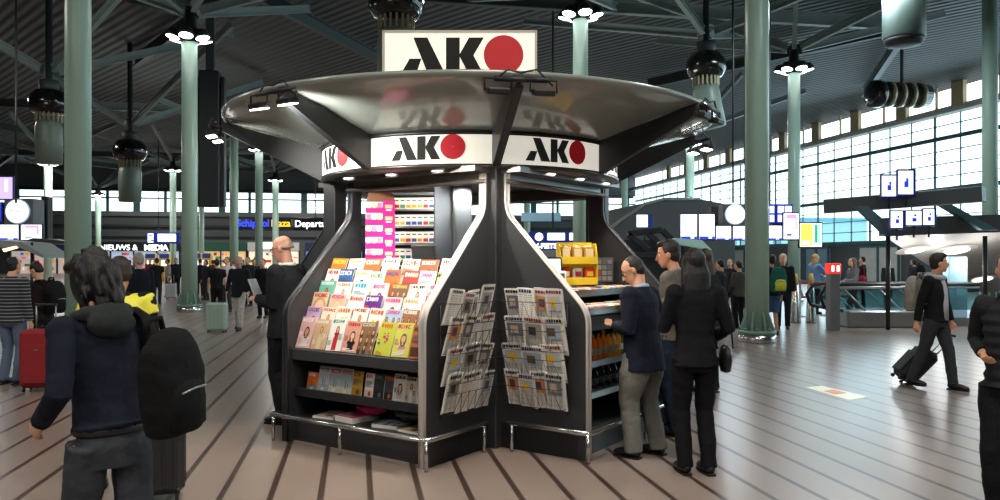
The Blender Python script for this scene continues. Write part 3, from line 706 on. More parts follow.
def magazine(w, h, th, bg, style, ac, hair='#3a2418', skin=0, dress='#2b2f45', seed=0, word=None):
    r = random.Random(seed); mb = MB(); B = ink(bg); A = ink(ac); sk = SKIN[skin]
    mb.box((0, th/2, h/2), (w, th, h), ink('#efeae0')); quad(mb, -w/2, 0, w/2, h, 1, B)
    if style == 'portrait':
        figure(mb, .05*w, h*.52, h*.42, hair, sk, dress); title(mb, w, h, h*.83, h*.12, A, r); lines(mb, w, h, .06, .34, h*.5, 5, A, r, h*.018); lines(mb, w, h, .08, .92, h*.1, 2, ink('#ffffff'), r, h*.022, 7)
    elif style == 'closeup':
        ell(mb, 0, h*.42, w*.46, h*.42, 2, ink(hair)); ell(mb, .02*w, h*.4, w*.34, h*.36, 3, ink(sk))
        for e in (-.12, .14): ell(mb, e*w, h*.46, w*.06, h*.02, 4, ink('#30221c'), 8)
        ell(mb, .02*w, h*.22, w*.1, h*.025, 4, ink('#b93a44'), 8); title(mb, w, h, h*.84, h*.12, A, r, l=5)
    elif style == 'figure':
        figure(mb, .02*w, h*.66, h*.26, hair, sk, dress); quad(mb, -.14*w, h*.02, .16*w, h*.4, 2, ink(dress)); title(mb, w, h, h*.86, h*.1, A, r); lines(mb, w, h, .66, .95, h*.5, 6, A, r, h*.016); lines(mb, w, h, .04, .3, h*.3, 5, A, r, h*.016)
    elif style == 'crowd':
        for j in range(9):
            figure(mb, w*(-.36+.36*(j % 3)+r.uniform(-.05, .05)), h*(.2+.24*(j//3)), h*.2, r.choice(['#2a1b14', '#5c3a22', '#8a5a30', '#171310']), SKIN[r.randrange(4)], r.choice([dress, '#7a5a40', '#c9b49a', '#3a2d28']))
        title(mb, w, h, h*.86, h*.11, A, r, l=6)
    elif style == 'cartoon':
        for j in range(5):
            cx, cz = w*r.uniform(-.35, .35), h*r.uniform(.12, .62); c = r.choice(['#e8762c', '#2f5fb5', '#ffffff', '#d9363e', '#7a3f98'])
            ell(mb, cx, cz, w*.08, h*.05, 3, ink(c)); ell(mb, cx, cz+h*.07, w*.05, h*.035, 4, ink('#f3c9a0')); ell(mb, cx, cz+h*.095, w*.05, h*.015, 5, ink('#5a3a1c'))
        title(mb, w, h, h*.82, h*.13, A, r); lines(mb, w, h, .1, .5, h*.1, 3, ink('#c9303a'), r, h*.02)
    elif style == 'text':
        title(mb, w, h, h*.8, h*.14, A, r); lines(mb, w, h, .08, .9, h*.66, 6, ink('#4a4a50'), r, h*.02); quad(mb, -w*.42, h*.06, w*.42, h*.34, 2, ink(dress)); ell(mb, w*.1, h*.2, w*.16, h*.1, 3, A)
    elif style == 'food':
        for j in range(6): ell(mb, w*r.uniform(-.35, .35), h*r.uniform(.1, .6), w*.13, h*.09, 2+j % 3, ink(r.choice([hair, dress, ac, '#f5d36a', '#d9622c'])))
        title(mb, w, h, h*.8, h*.14, A, r, l=6)
    elif style == 'land':
        quad(mb, -w/2, 0, w/2, h*.3, 2, ink(dress)); quad(mb, -w*.1, h*.25, -w*.04, h*.55, 3, ink(hair)); quad(mb, w*.1, h*.25, w*.14, h*.45, 3, ink(hair)); title(mb, w, h, h*.78, h*.15, A, r); lines(mb, w, h, .3, .7, h*.18, 3, ink('#ffffff'), r, h*.02)
    if word:
        quad(mb, -w*.48, h*.8, w*.48, h*.98, 7, ink('#f8f6f2'))
    return mb
ROWN = ['lowest', 'second lowest', 'third lowest', 'third highest', 'second highest', 'highest']
ORD = ['first', 'second', 'third', 'fourth', 'fifth', 'sixth', 'seventh', 'eighth', 'ninth', 'tenth', 'eleventh']
MAGS = [
 [('#e9b7b4', 'portrait', '#ffffff', '#2a1a14', 1, '#f1e5df', 'pink', 'dark-haired woman and white title'), ('#d9b48e', 'figure', '#f3ead8', '#9a6a3a', 0, '#e7cfa5', 'beige', 'pale dressed figure'),
  ('#f1efe9', 'figure', '#4f8d7c', '#6b3a22', 0, '#c9252d', 'white', 'figure in a red dress'), ('#dba08a', 'portrait', '#b8231f', '#4a2d1c', 2, '#23242e', 'salmon', 'woman in dark sweater, red title'),
  ('#8a6a4c', 'crowd', '#e8ddc5', '#2a1b14', 0, '#5c4630', 'brown', 'crowded group of people'), ('#cdd34a', 'cartoon', '#e0702a', '#000000', 0, '#ffffff', 'yellow-green', 'small cartoon figures'),
  ('#d8dc63', 'portrait', '#d6336c', '#6a4426', 0, '#efd0b5', 'lime', 'woman and pink title'), ('#c9763c', 'text', '#3a2416', '#000000', 0, '#5a3322', 'orange-brown', 'dark lower block')],
 [('#cfa9cf', 'portrait', '#6a2f7c', '#2b1a18', 1, '#8d3d64', 'lilac', 'brunette head'), ('#f3e7d3', 'figure', '#d0332e', '#b87a3a', 0, '#efe0c5', 'cream', 'thin red lines'), ('#f7f2ea', 'food', '#e07a26', '#d98a3c', 0, '#c95d28', 'white', 'orange round shapes'),
  ('#f5efe6', 'figure', '#b0452c', '#a8612e', 0, '#f0dccb', 'pale cream', 'copper-haired woman'), ('#faf3ea', 'food', '#e8641e', '#f0a03c', 0, '#e8732a', 'white', 'orange title'), ('#b9cfe8', 'crowd', '#e05a9a', '#2a1b14', 0, '#c98ab5', 'pale blue', 'pink collage'),
  ('#a8714c', 'crowd', '#f4e5d6', '#3a2418', 1, '#7c4b30', 'tan', 'two smiling faces'), ('#f2eeea', 'text', '#c8245a', '#000000', 0, '#d9d3cc', 'white', 'crimson heading')],
 [('#e6c7a6', 'closeup', '#c22b26', '#caa27a', 2, '#e8d2b5', 'beige', 'red title over a pale face'), ('#eec1a8', 'closeup', '#e23c86', '#e8b592', 2, '#f0d5c0', 'peach', 'pink title over a close face'), ('#fbf5ee', 'food', '#e65c2a', '#f0b13c', 0, '#d9482a', 'white', 'orange pumpkins'),
  ('#6a2c91', 'food', '#ffffff', '#d7262e', 0, '#e2332f', 'purple', 'red heart shape'), ('#f3cfd5', 'text', '#d64b78', '#000000', 0, '#f8e8d5', 'pale pink', 'soft pink heading'), ('#f7f5ee', 'cartoon', '#c9a23c', '#000000', 0, '#ffffff', 'white', 'small drawn bear shape'), ('#d8326f', 'crowd', '#4fb3e0', '#3a2418', 1, '#9a5a6a', 'crimson', 'blue corner and faces')],
 [('#6fb1a0', 'figure', '#d9efe6', '#7a2a1c', 3, '#d4452c', 'teal', 'dancer in red'), ('#fbf6f0', 'figure', '#e58a2c', '#c9742c', 0, '#f0a648', 'white', 'orange standing figure'), ('#d9eef2', 'text', '#2fa3b8', '#000000', 0, '#f3f6f5', 'cyan-white', 'turquoise lettering'), ('#cfcfd3', 'text', '#d84a8c', '#000000', 0, '#a7aab5', 'grey', 'pink heading'),
  ('#7d5b44', 'crowd', '#f0c25a', '#2a1b14', 0, '#54412f', 'brown', 'yellow title over people'), ('#f8f4ee', 'figure', '#2a2a2c', '#1c1512', 0, '#d95b46', 'white', 'drawn black-haired girl'), ('#c9c4d3', 'crowd', '#d63b5a', '#4a2d1c', 1, '#7d94c4', 'grey-lilac', 'many small faces')],
 [('#f2ece4', 'text', '#d2302c', '#000000', 0, '#e7d0c0', 'white', 'red stripe heading'), ('#2f5da3', 'text', '#f4f6f8', '#000000', 0, '#d2402e', 'blue', 'red lower block'), ('#fbf7f2', 'text', '#dba23c', '#000000', 0, '#efe8dc', 'white', 'golden heading'), ('#f8f8f2', 'land', '#5d9a4a', '#3f7d3a', 0, '#a5c97a', 'white', 'green field'),
  ('#e2762e', 'food', '#2c4fa0', '#2f5fb5', 0, '#d9482a', 'orange', 'blue shapes'), ('#d83a2a', 'text', '#fbe9d5', '#000000', 0, '#f2c9a5', 'red', 'pale block'), ('#fbf4ee', 'text', '#d23a8c', '#000000', 0, '#f0dce6', 'white', 'magenta spot'), ('#d9dc6a', 'portrait', '#2a2a2c', '#8a6a4a', 0, '#e8e0c0', 'yellow-white', 'black handwritten style title')],
 [('#b5792f', 'food', '#f2cf4a', '#6a3a1c', 0, '#8a3a22', 'brown', 'yellow title'), ('#f6f1d9', 'text', '#cbb93c', '#000000', 0, '#f0e8b0', 'cream', 'yellow heading'), ('#e0622c', 'food', '#f6e7d0', '#f0a03c', 0, '#b53a22', 'orange-red', 'fruit shapes'), ('#f8f4f0', 'text', '#b53a2c', '#000000', 0, '#e0d0c5', 'white', 'dark red heading'),
  ('#efe3cb', 'text', '#6a5a48', '#000000', 0, '#f5ecd8', 'cream', 'thin grey title'), ('#e2512c', 'portrait', '#fbe9d5', '#5a2a1c', 2, '#f0b48a', 'orange', 'pale figure'), ('#fbf6f2', 'text', '#c9302c', '#000000', 0, '#f0d5cf', 'white', 'red edge heading')]]
for k, row in enumerate(MAGS):
    n = len(row); z, t = ROW[k]; step = xw/n
    for j, (bg, st, ac, hair, sk, dr, cn, what) in enumerate(row):
        if st == 'text' and 'heading' in what: st, hair, sk = 'portrait', ['#3a2418', '#8a5a30', '#c9a060'][(j+k) % 3], (j+k) % 3
        r = random.Random(k*31+j); w = step*(.94 if n > 7 else .9); h = .285+r.uniform(-.012, .012)
        mb = magazine(w, h, .006, bg, st, ac, hair, sk, dr, k*50+j)
        M = MK @ Matrix.Translation(V((x0+step*(j+.5)+r.uniform(-.008, .008), -1-t-.005, z+.002))) @ Matrix.Rotation(R_(-20+r.uniform(-1.5, 1)), 4, 'X') @ Matrix.Rotation(R_(r.uniform(-2, 2)), 4, 'Y')
        o = mb.build('magazine', None, M=M)
        tag(o, '%s magazine, %s, %s from left in %s rack row' % (cn, what, ORD[j], ROWN[k]), 'magazine', 'magazines on the sloped rack')
        if k == 4 and j == 7:
            text("Women's", .05, ink('#1b1b1d'), o, (0, -.006, h*.88), name='title')
        if k == 2 and j == 3: text('icon', .06, ink('#ffffff'), o, (0, -.006, h*.88), name='title')
BOOKS = [('#e2762c', 'land', '#f2efe8', '#5a4a40', '#8a8a8c', .14, .17, 'orange magazine with grey top'), ('#b9bfc4', 'land', '#8a9298', '#6a4a3a', '#a9aeb2', .14, .235, 'grey misty magazine with a dark figure'),
 ('#a5b5ba', 'land', '#c8322c', '#40484a', '#d9d2b5', .14, .235, 'grey travel magazine with red heading, left one'), ('#a5b5ba', 'land', '#c8322c', '#40484a', '#d9d2b5', .14, .235, 'grey travel magazine with red heading, right one'),
 ('#c49a3c', 'text', '#6a4a1c', '#000000', '#b0832c', .12, .225, 'golden yellow magazine'), ('#efe9e2', 'text', '#d0402c', '#000000', '#e2c9b5', .1, .22, 'narrow white magazine with red corner'),
 ('#33373c', 'text', '#6a7076', '#000000', '#24272b', .12, .22, 'charcoal magazine'), ('#4a4d50', 'text', '#d0602c', '#000000', '#2c2e31', .1, .22, 'dark grey magazine with orange spine'), ('#d5d0c8', 'portrait', '#2a2a2c', '#1c1614', '#c9c4bb', .13, .24, 'black and white photo magazine'),
 ('#c2b8a8', 'figure', '#3a302a', '#2a1b14', '#e0d8cc', .12, .225, 'sepia magazine with standing figure'), ('#e0d6cc', 'portrait', '#b5302c', '#3a2418', '#3c4a7c', .13, .225, 'pale magazine with blue-clad figure at right end')]
x = x0+.05
for j, (bg, st, ac, hair, dr, w, h, lab) in enumerate(BOOKS):
    if j == 5: x += .03
    M = MK @ Matrix.Translation(V((x+w/2, -1.76, .447))) @ Matrix.Rotation(R_(-10), 4, 'X')
    tag(magazine(w, h, .008, bg, st, ac, hair, 0, dr, 700+j).build('magazine', None, M=M), lab+' on the low shelf under the sloped rack', 'magazine', 'magazines on the low shelf'); x += w+.004
def flat_mag(x, y, z, w, h, rz, spec, lab, th=.02):
    M = MK @ Matrix.Translation(V((x, y, z))) @ Matrix.Rotation(R_(rz), 4, 'Z') @ Matrix.Rotation(R_(-90), 4, 'X') @ Matrix.Translation(V((0, -th, -h/2)))
    tag(magazine(w, h, th, *spec).build('magazine', None, M=M), lab, 'magazine', 'magazines in the bottom bay')
flat_mag(-.32, -1.66, .222, .23, .3, 8, ('#c9b59a', 'text', '#6a3a2c', '#000000', 0, '#e0d5c2', 41), 'beige magazine lying at the left of the bottom bay')
flat_mag(-.02, -1.66, .222, .24, .3, -6, ('#e83a8c', 'portrait', '#ffffff', '#2a1a14', 0, '#f2a0c4', 42), 'pink magazine lying flat in the bottom bay', .05)
flat_mag(.4, -1.64, .222, .25, .3, 10, ('#9fd0dc', 'crowd', '#2c5f8a', '#3a2418', 0, '#5a8fae', 43), 'light blue magazine lying flat in the bottom bay', .03)
flat_mag(.72, -1.66, .222, .24, .3, -5, ('#c9a25a', 'text', '#3a2a1c', '#000000', 0, '#e8d8b0', 44), 'tan magazine lying at the right of the bottom bay')
for x, col, lab in ((.1, '#d81f6c', 'crumpled crimson plastic wrap on the pink magazine in the bottom bay'), (.56, '#2c323a', 'crumpled dark plastic wrap on the right magazines of the bottom bay')):
    q = MB(); q.ball((0, 0, .06), (.17, .09, .055), n=20, k=12); r = random.Random(3)
    q.v = [tuple(V(p)+V((0, 0, .02))*noise.noise(V(p)*18)+V((r.uniform(-.01, .01), 0, r.uniform(-.012, .012)))) for p in q.v]
    q.v = [(a, b_, max(0.004, c)) for a, b_, c in q.v]
    tag(q.build('plastic_wrap', mat('wrap_'+col, col, .25, var=.3, vscale=14), M=MK @ Matrix.Translation(V((x, -1.6, .276)))), lab, 'wrap')

# ---- newspaper racks and newspapers
def newspaper(w, h, seed, tint, ph=None):
    r = random.Random(seed); mb = MB(); th = .014
    cv = [(-w/2, 0), (-w/4, .006), (0, .008), (w/4, .005), (w/2, -.002)]
    for lay in range(3):
        d = lay*.006; o_ = r.uniform(-.008, .008)
        mb.prism([(x+o_, y+d, -.004*lay+r.uniform(-.003, .003)) for x, y in cv]+[(x+o_, y+d+.004, -.004*lay) for x, y in reversed(cv)], (0, 0, h+r.uniform(-.012, .006)), ink(tint))
    def q(x0, z0, x1, z1, m, l=1): mb.poly([(x0, -.004-.001*l, z0), (x1, -.004-.001*l, z0), (x1, -.004-.001*l, z1), (x0, -.004-.001*l, z1)], m)
    g = ink('#6d6a66'); g2 = ink('#aaa69f')
    hd = r.choice(['#1c1c1e', '#2c3c6a', '#7c1c20', '#1c1c1e']); x = -w*.42
    while x < w*.36:
        lw = r.uniform(.014, .024); q(x, h*.87, x+lw, h*.95, ink(hd)); x += lw+.005
    if ph: q(-w*.4, h*.42, w*.34, h*.8, ink(ph[0]), 1); q(-w*.25, h*.5, w*.1, h*.72, ink(ph[1]), 2)
    for c_ in range(3):
        xa = -w*.43+c_*w*.29
        for k in range(14):
            zz = h*.38-k*h*.027 if ph else h*.8-k*h*.052
            if zz < .01: break
            q(xa, zz, xa+w*.25*r.uniform(.75, 1), zz+h*.012, g if k % 5 == 0 else g2)
    return mb
TINTS = ['#f0ede6', '#e6e1d8', '#f4f1ea', '#eae2d2', '#e0dedb']
RN = ['bottom', 'second lowest', 'second highest', 'top']
def rack(side):
    # local frame: x along the panel, -y outward, z up
    M = MK @ (Matrix.Translation(V((1.004, -1.49, 0))) @ Matrix.Rotation(R_(90), 4, 'Z') if side == 0 else Matrix.Translation(V((1.49, -1.004, 0))))
    t = thing('newspaper_rack', 'black wire newspaper rack on the %s outer panel of the kiosk' % ('left' if side == 0 else 'right'), 'newspaper rack', M=M, group='wire newspaper racks')
    fr = MB()
    for x in (-.27, 0, .27): fr.tube([(x, -.012, .36), (x, -.012, 1.28)], .004, n=6)
    fr.build('back_wire', DARK, t)
    for k in range(4):
        z = .42+.235*k; q = MB()
        for zz, yy in ((0, -.15), (.17, -.205)): q.tube([(-.288, -.012, zz+z), (-.288, yy, zz+z), (.288, yy, zz+z), (.288, -.012, zz+z)], .003, n=6)
        q.tube([(-.288+.048*i, -.15-.055*(i % 2), z+.17*(i % 2)) for i in range(13)], .0028, n=5)
        q.build('pocket_wire', DARK, t)
        items = {(0, 3): 4, (0, 2): 4, (0, 1): 3, (0, 0): 4, (1, 3): 4, (1, 2): 3, (1, 1): 3, (1, 0): 4}[side, k]; st = .55/items
        for j in range(items):
            r = random.Random(side*100+k*10+j); w = st*r.uniform(1.1, 1.32); h = .315+r.uniform(-.02, .03)
            ph = r.choice([None, ('#c98a4a', '#4a3a5c'), ('#9aa7b5', '#5c4a3a'), ('#8c8378', '#2c2a28'), ('#b5bcc4', '#d9b53a'), ('#6a727c', '#c9b09a')])
            Mn = M @ Matrix.Translation(V((-.275+st*(j+.5)+r.uniform(-.006, .006), -.05-.026*(j % 2), z-.02+r.uniform(-.015, .015)))) @ Matrix.Rotation(R_(14), 4, 'X') @ Matrix.Rotation(R_(r.uniform(-6, 6)), 4, 'Y')
            pics = 'without a photo' if ph is None else {'#c98a4a': 'with an orange photo', '#9aa7b5': 'with a grey-blue photo', '#8c8378': 'with a dark photo', '#b5bcc4': 'with a yellow spot', '#6a727c': 'with a slate photo'}[ph[0]]
            tag(newspaper(w, h, side*100+k*10+j, TINTS[r.randrange(5)], ph).build('newspaper', None, M=Mn),
                'newspaper %s, %s from left, %s pocket of %s wire rack' % (pics, ORD[j], RN[k], 'left' if side == 0 else 'right'), 'newspaper', 'newspapers in the wire racks')
    return t
rack(0); rack(1)

# ---- goods in the right bay
def M1(x, t, z, rz=0): return MK @ Matrix.Rotation(R_(90), 4, 'Z') @ Matrix.Translation(V((x, -1-t, z))) @ Matrix.Rotation(R_(rz), 4, 'Z')
# yellow display box with snacks
yb = thing('snack_display', 'yellow cardboard two-tier snack display on the kiosk counter', 'display', M=M1(.2, .17, 1.397, -48) @ Matrix.Scale(1.2, 4))
yl = ink('#e9c42c', .08); q = MB()
for z in (.0, .17): q.box((0, 0, z+.005), (.3, .2, .01)); q.box((0, -.1, z+.03), (.3, .008, .06)); q.box((0, .1, z+.09), (.3, .008, .18))
for s in (-1, 1): q.prism([(s*.15, -.1, 0), (s*.15, .1, 0), (s*.15, .1, .34), (s*.15, -.04, .34), (s*.15, -.1, .22)], (s*.006, 0, 0))
q.build('box_tier', yl, yb)
for j in range(3):
    q = MB(); q.box((-.1+.1*j, 0, .25), (.085, .1, .15), ink('#c99a55'), None, .02); q.box((-.1+.1*j, -.052, .26), (.06, .006, .07), ink('#e8d2a0')); o = q.build('snack_bag', None, M=M1(.2, .17, 1.399, -48) @ Matrix.Scale(1.2, 4))
    tag(o, '%s brown snack bag from the left on the upper tier of the yellow display' % ORD[j], 'snack', 'snack bags in the yellow display')
    q = MB(); q.box((-.1+.1*j, 0, .075), (.085, .12, .12), ink(['#c92a2a', '#d8d2c8', '#d4382c'][j]), None, .02); q.box((-.1+.1*j, -.062, .08), (.05, .006, .04), ink(['#f2e2c0', '#9a2a3a', '#f0c840'][j])); o = q.build('snack_bag', None, M=M1(.2, .17, 1.397+.01, -48) @ Matrix.Scale(1.2, 4))
    tag(o, '%s snack bag on the lower tier of the yellow display, %s from left' % (['red', 'pale', 'bright red'][j], ORD[j]), 'snack', 'snack bags in the yellow display')
sc = thing('till_screen', 'pale lit till screen behind the right panel of the kiosk', 'monitor', M=M1(-.12, .03, 1.397, -50))
MB().box((0, 0, .16), (.27, .04, .22), None, Matrix.Rotation(R_(-10), 3, 'X'), .01).build('monitor_case', DARK, sc); MB().box((0, -.022, .16), (.24, .012, .19), None, Matrix.Rotation(R_(-10), 3, 'X')).build('display', mat('till_display', '#bcd6e6', .4, emit=.8, var=.1), sc); MB().box((0, .02, .05), (.06, .06, .1)).build('stand', DARK, sc)
wd = thing('card_terminal', 'white and black card terminal standing by the yellow snack display', 'card terminal', M=M1(-.16, .2, 1.397, -60))
MB().box((0, 0, .07), (.1, .06, .14), None, Matrix.Rotation(R_(-25), 3, 'X'), .012).build('terminal_case', mat('terminal_white', '#dcdad5', .4), wd); MB().box((0, -.036, .08), (.07, .006, .08), None, Matrix.Rotation(R_(-25), 3, 'X')).build('terminal_face', DARK, wd)
mg_ = thing('price_board', 'grey grid board with small price tickets behind the snack display', 'board', M=M1(.62, .17, 1.397, -48))
q = MB(); q.box((0, 0, .14), (.36, .012, .26), mat('grid_grey', '#5d6064', .5))
for i in range(6):
    for j in range(4): q.box((-.14+.056*i, -.009, .05+.058*j), (.044, .006, .044), ink(['#8a8d90', '#6f7276', '#a3a5a6', '#5f7fae', '#b5484a'][(i*3+j*5) % 5 if (i+j) % 4 == 0 else (i+j) % 3]))
q.build('board', None, mg_)
rg = random.Random(11)
for z, t, nm in ((1.342, .42, 'upper'), (1.212, .72, 'lower')):
    for i in range(14):
        for j in range(2):
            c = rg.choice(['#e27a2c', '#d03a6a', '#8a3f98', '#e8b53c', '#c9302c', '#e8e2d5', '#5a8fc9', '#e08ab5', '#7a4a2c'])
            q = MB(); q.box((0, 0, .018), (.09, .13, .034), ink(c, .05), None, .012); q.box((0, 0, .037), (.05, .1, .003), ink(rg.choice(['#f8f2e0', '#ffe08a', '#2a2a5c'])))
            o = q.build('candy_bar', None, M=M1(x0b+.06+i*(xwb-.1)/13.4, t-.075+.15*j, z, rg.uniform(-8, 8)))
            od = ORD[i] if i < 11 else ['twelfth', 'thirteenth', 'fourteenth'][i-11]
            tag(o, 'wrapped candy bar, %s from near panel, %s line of the %s tray' % (od, ['back', 'front'][j], nm), 'candy', 'candy bars on the trays')
def bottle(x, t, z, col, cap, lab, h=.24, r=.033):
    tt = thing('drink_bottle', lab, 'bottle', M=M1(x, t, z), group='bottles in the right bay')
    MB().lathe([(.8*r, 0), (r, .01), (r, h*.55), (r*.85, h*.68), (r*.4, h*.84), (r*.38, h*.92)], n=16).build('bottle_body', mat('drink_'+col, col, .15, var=.1, emit=.04), tt)
    MB().lathe([(r*.45, h*.9), (r*.45, h), (.004, h)], n=12).build('cap', ink(cap), tt); MB().lathe([(r*1.01, h*.2), (r*1.01, h*.45)], n=16, cap=False).build('bottle_label', ink('#efe2c0' if col != '#1c2024' else '#8a9096'), tt)
cols = [('#e88a1e', '#d9481e', 'orange juice'), ('#e8741c', '#e8b53c', 'deep orange juice'), ('#e6a02c', '#2c7a3a', 'amber juice'), ('#4a6a3a', '#e8e2d5', 'green'), ('#3a5a3c', '#2c2c2c', 'dark green'), ('#6a4a2a', '#c9302c', 'brown'), ('#7c8f96', '#2c5fb5', 'clear'), ('#a8b8bc', '#2c5fb5', 'pale clear')]
for i in range(16):
    c, k_, nm = cols[min(max(i-2, 0)//3, 7)]
    bottle(x0b+.06+i*.1, .66, .735, c, k_, '%s bottle on the upper drink shelf, %s from the near panel' % (nm, (ORD+['twelfth', 'thirteenth', 'fourteenth', 'fifteenth', 'sixteenth'])[i]), .24+.02*(i % 3 == 1))
for i in range(12):
    bottle(x0b+.07+i*.13, .66, .485, '#1c2024', '#8a1c1c', 'dark cola bottle on the lower drink shelf, %s from the near panel' % (ORD+['twelfth'])[i], .2, .036)
# ================================================================ people
HK = F_PX*CAMZ
def foot_depth(fy): return HK/(fy-HZ)
def ik(a, t, l1, l2, hint):
    a, t = V(a), V(t); d = t-a; L = max(.05, min(d.length, (l1+l2)*.998)); d.normalize()
    pr = (l1*l1-l2*l2+L*L)/(2*L); hh = math.sqrt(max(0, l1*l1-pr*pr)); p = V(hint)-d*V(hint).dot(d)
    p = p.normalized() if p.length > 1e-6 else d.orthogonal()
    return a+d*pr+p*hh, a+d*L
_tex = None
def remesh(o, vox, smooth=2, wr=0.0):
    global _tex
    m = o.modifiers.new('skin', 'REMESH'); m.mode = 'VOXEL'; m.voxel_size = vox; m.use_smooth_shade = True
    if wr:
        if _tex is None:
            _tex = bpy.data.textures.new('folds', 'CLOUDS'); _tex.noise_scale = .11; _tex.noise_depth = 2
        d = o.modifiers.new('folds', 'DISPLACE'); d.texture = _tex; d.strength = wr; d.mid_level = .5; d.texture_coords = 'LOCAL'
    if smooth:
        s = o.modifiers.new('soft', 'SMOOTH'); s.iterations = smooth; s.factor = .5
    return o
SKM = {}
def skin_mat(c): return mat('skin_'+c, c, .5, var=.07, vscale=20)
def hair_mat(c):
    n = 'hair_'+c
    if n in _mats: return _mats[n]
    m = mat(n, c, .55, bump=.35, bscale=1, var=.2, vscale=25); nt = m.node_tree
    for x in nt.nodes:
        if x.type == 'TEX_NOISE' and x.inputs['Scale'].default_value == 1:
            mp = nt.nodes.new('ShaderNodeMapping'); mp.inputs['Scale'].default_value = (140, 140, 12); nt.links.new(x.inputs['Vector'].links[0].from_socket, mp.inputs['Vector']); nt.links.new(mp.outputs[0], x.inputs['Vector'])
    return m
def stripe_mat(c1, c2, per=.05):
    m = mat('striped_'+c1, c1, .85, var=0); nt = m.node_tree; b = nt.nodes['Principled BSDF']
    tc = nt.nodes.new('ShaderNodeTexCoord'); s = nt.nodes.new('ShaderNodeSeparateXYZ'); nt.links.new(tc.outputs['Object'], s.inputs[0])
    d = nt.nodes.new('ShaderNodeMath'); d.operation = 'DIVIDE'; d.inputs[1].default_value = per; nt.links.new(s.outputs[2], d.inputs[0])
    f = nt.nodes.new('ShaderNodeMath'); f.operation = 'FRACT'; nt.links.new(d.outputs[0], f.inputs[0])
    g = nt.nodes.new('ShaderNodeMath'); g.operation = 'GREATER_THAN'; g.inputs[1].default_value = .72; nt.links.new(f.outputs[0], g.inputs[0])
    x = nt.nodes.new('ShaderNodeMix'); x.data_type = 'RGBA'; x.inputs[6].default_value = lin(c1); x.inputs[7].default_value = lin(c2); nt.links.new(g.outputs[0], x.inputs[0]); nt.links.new(x.outputs[2], b.inputs['Base Color'])
    return m

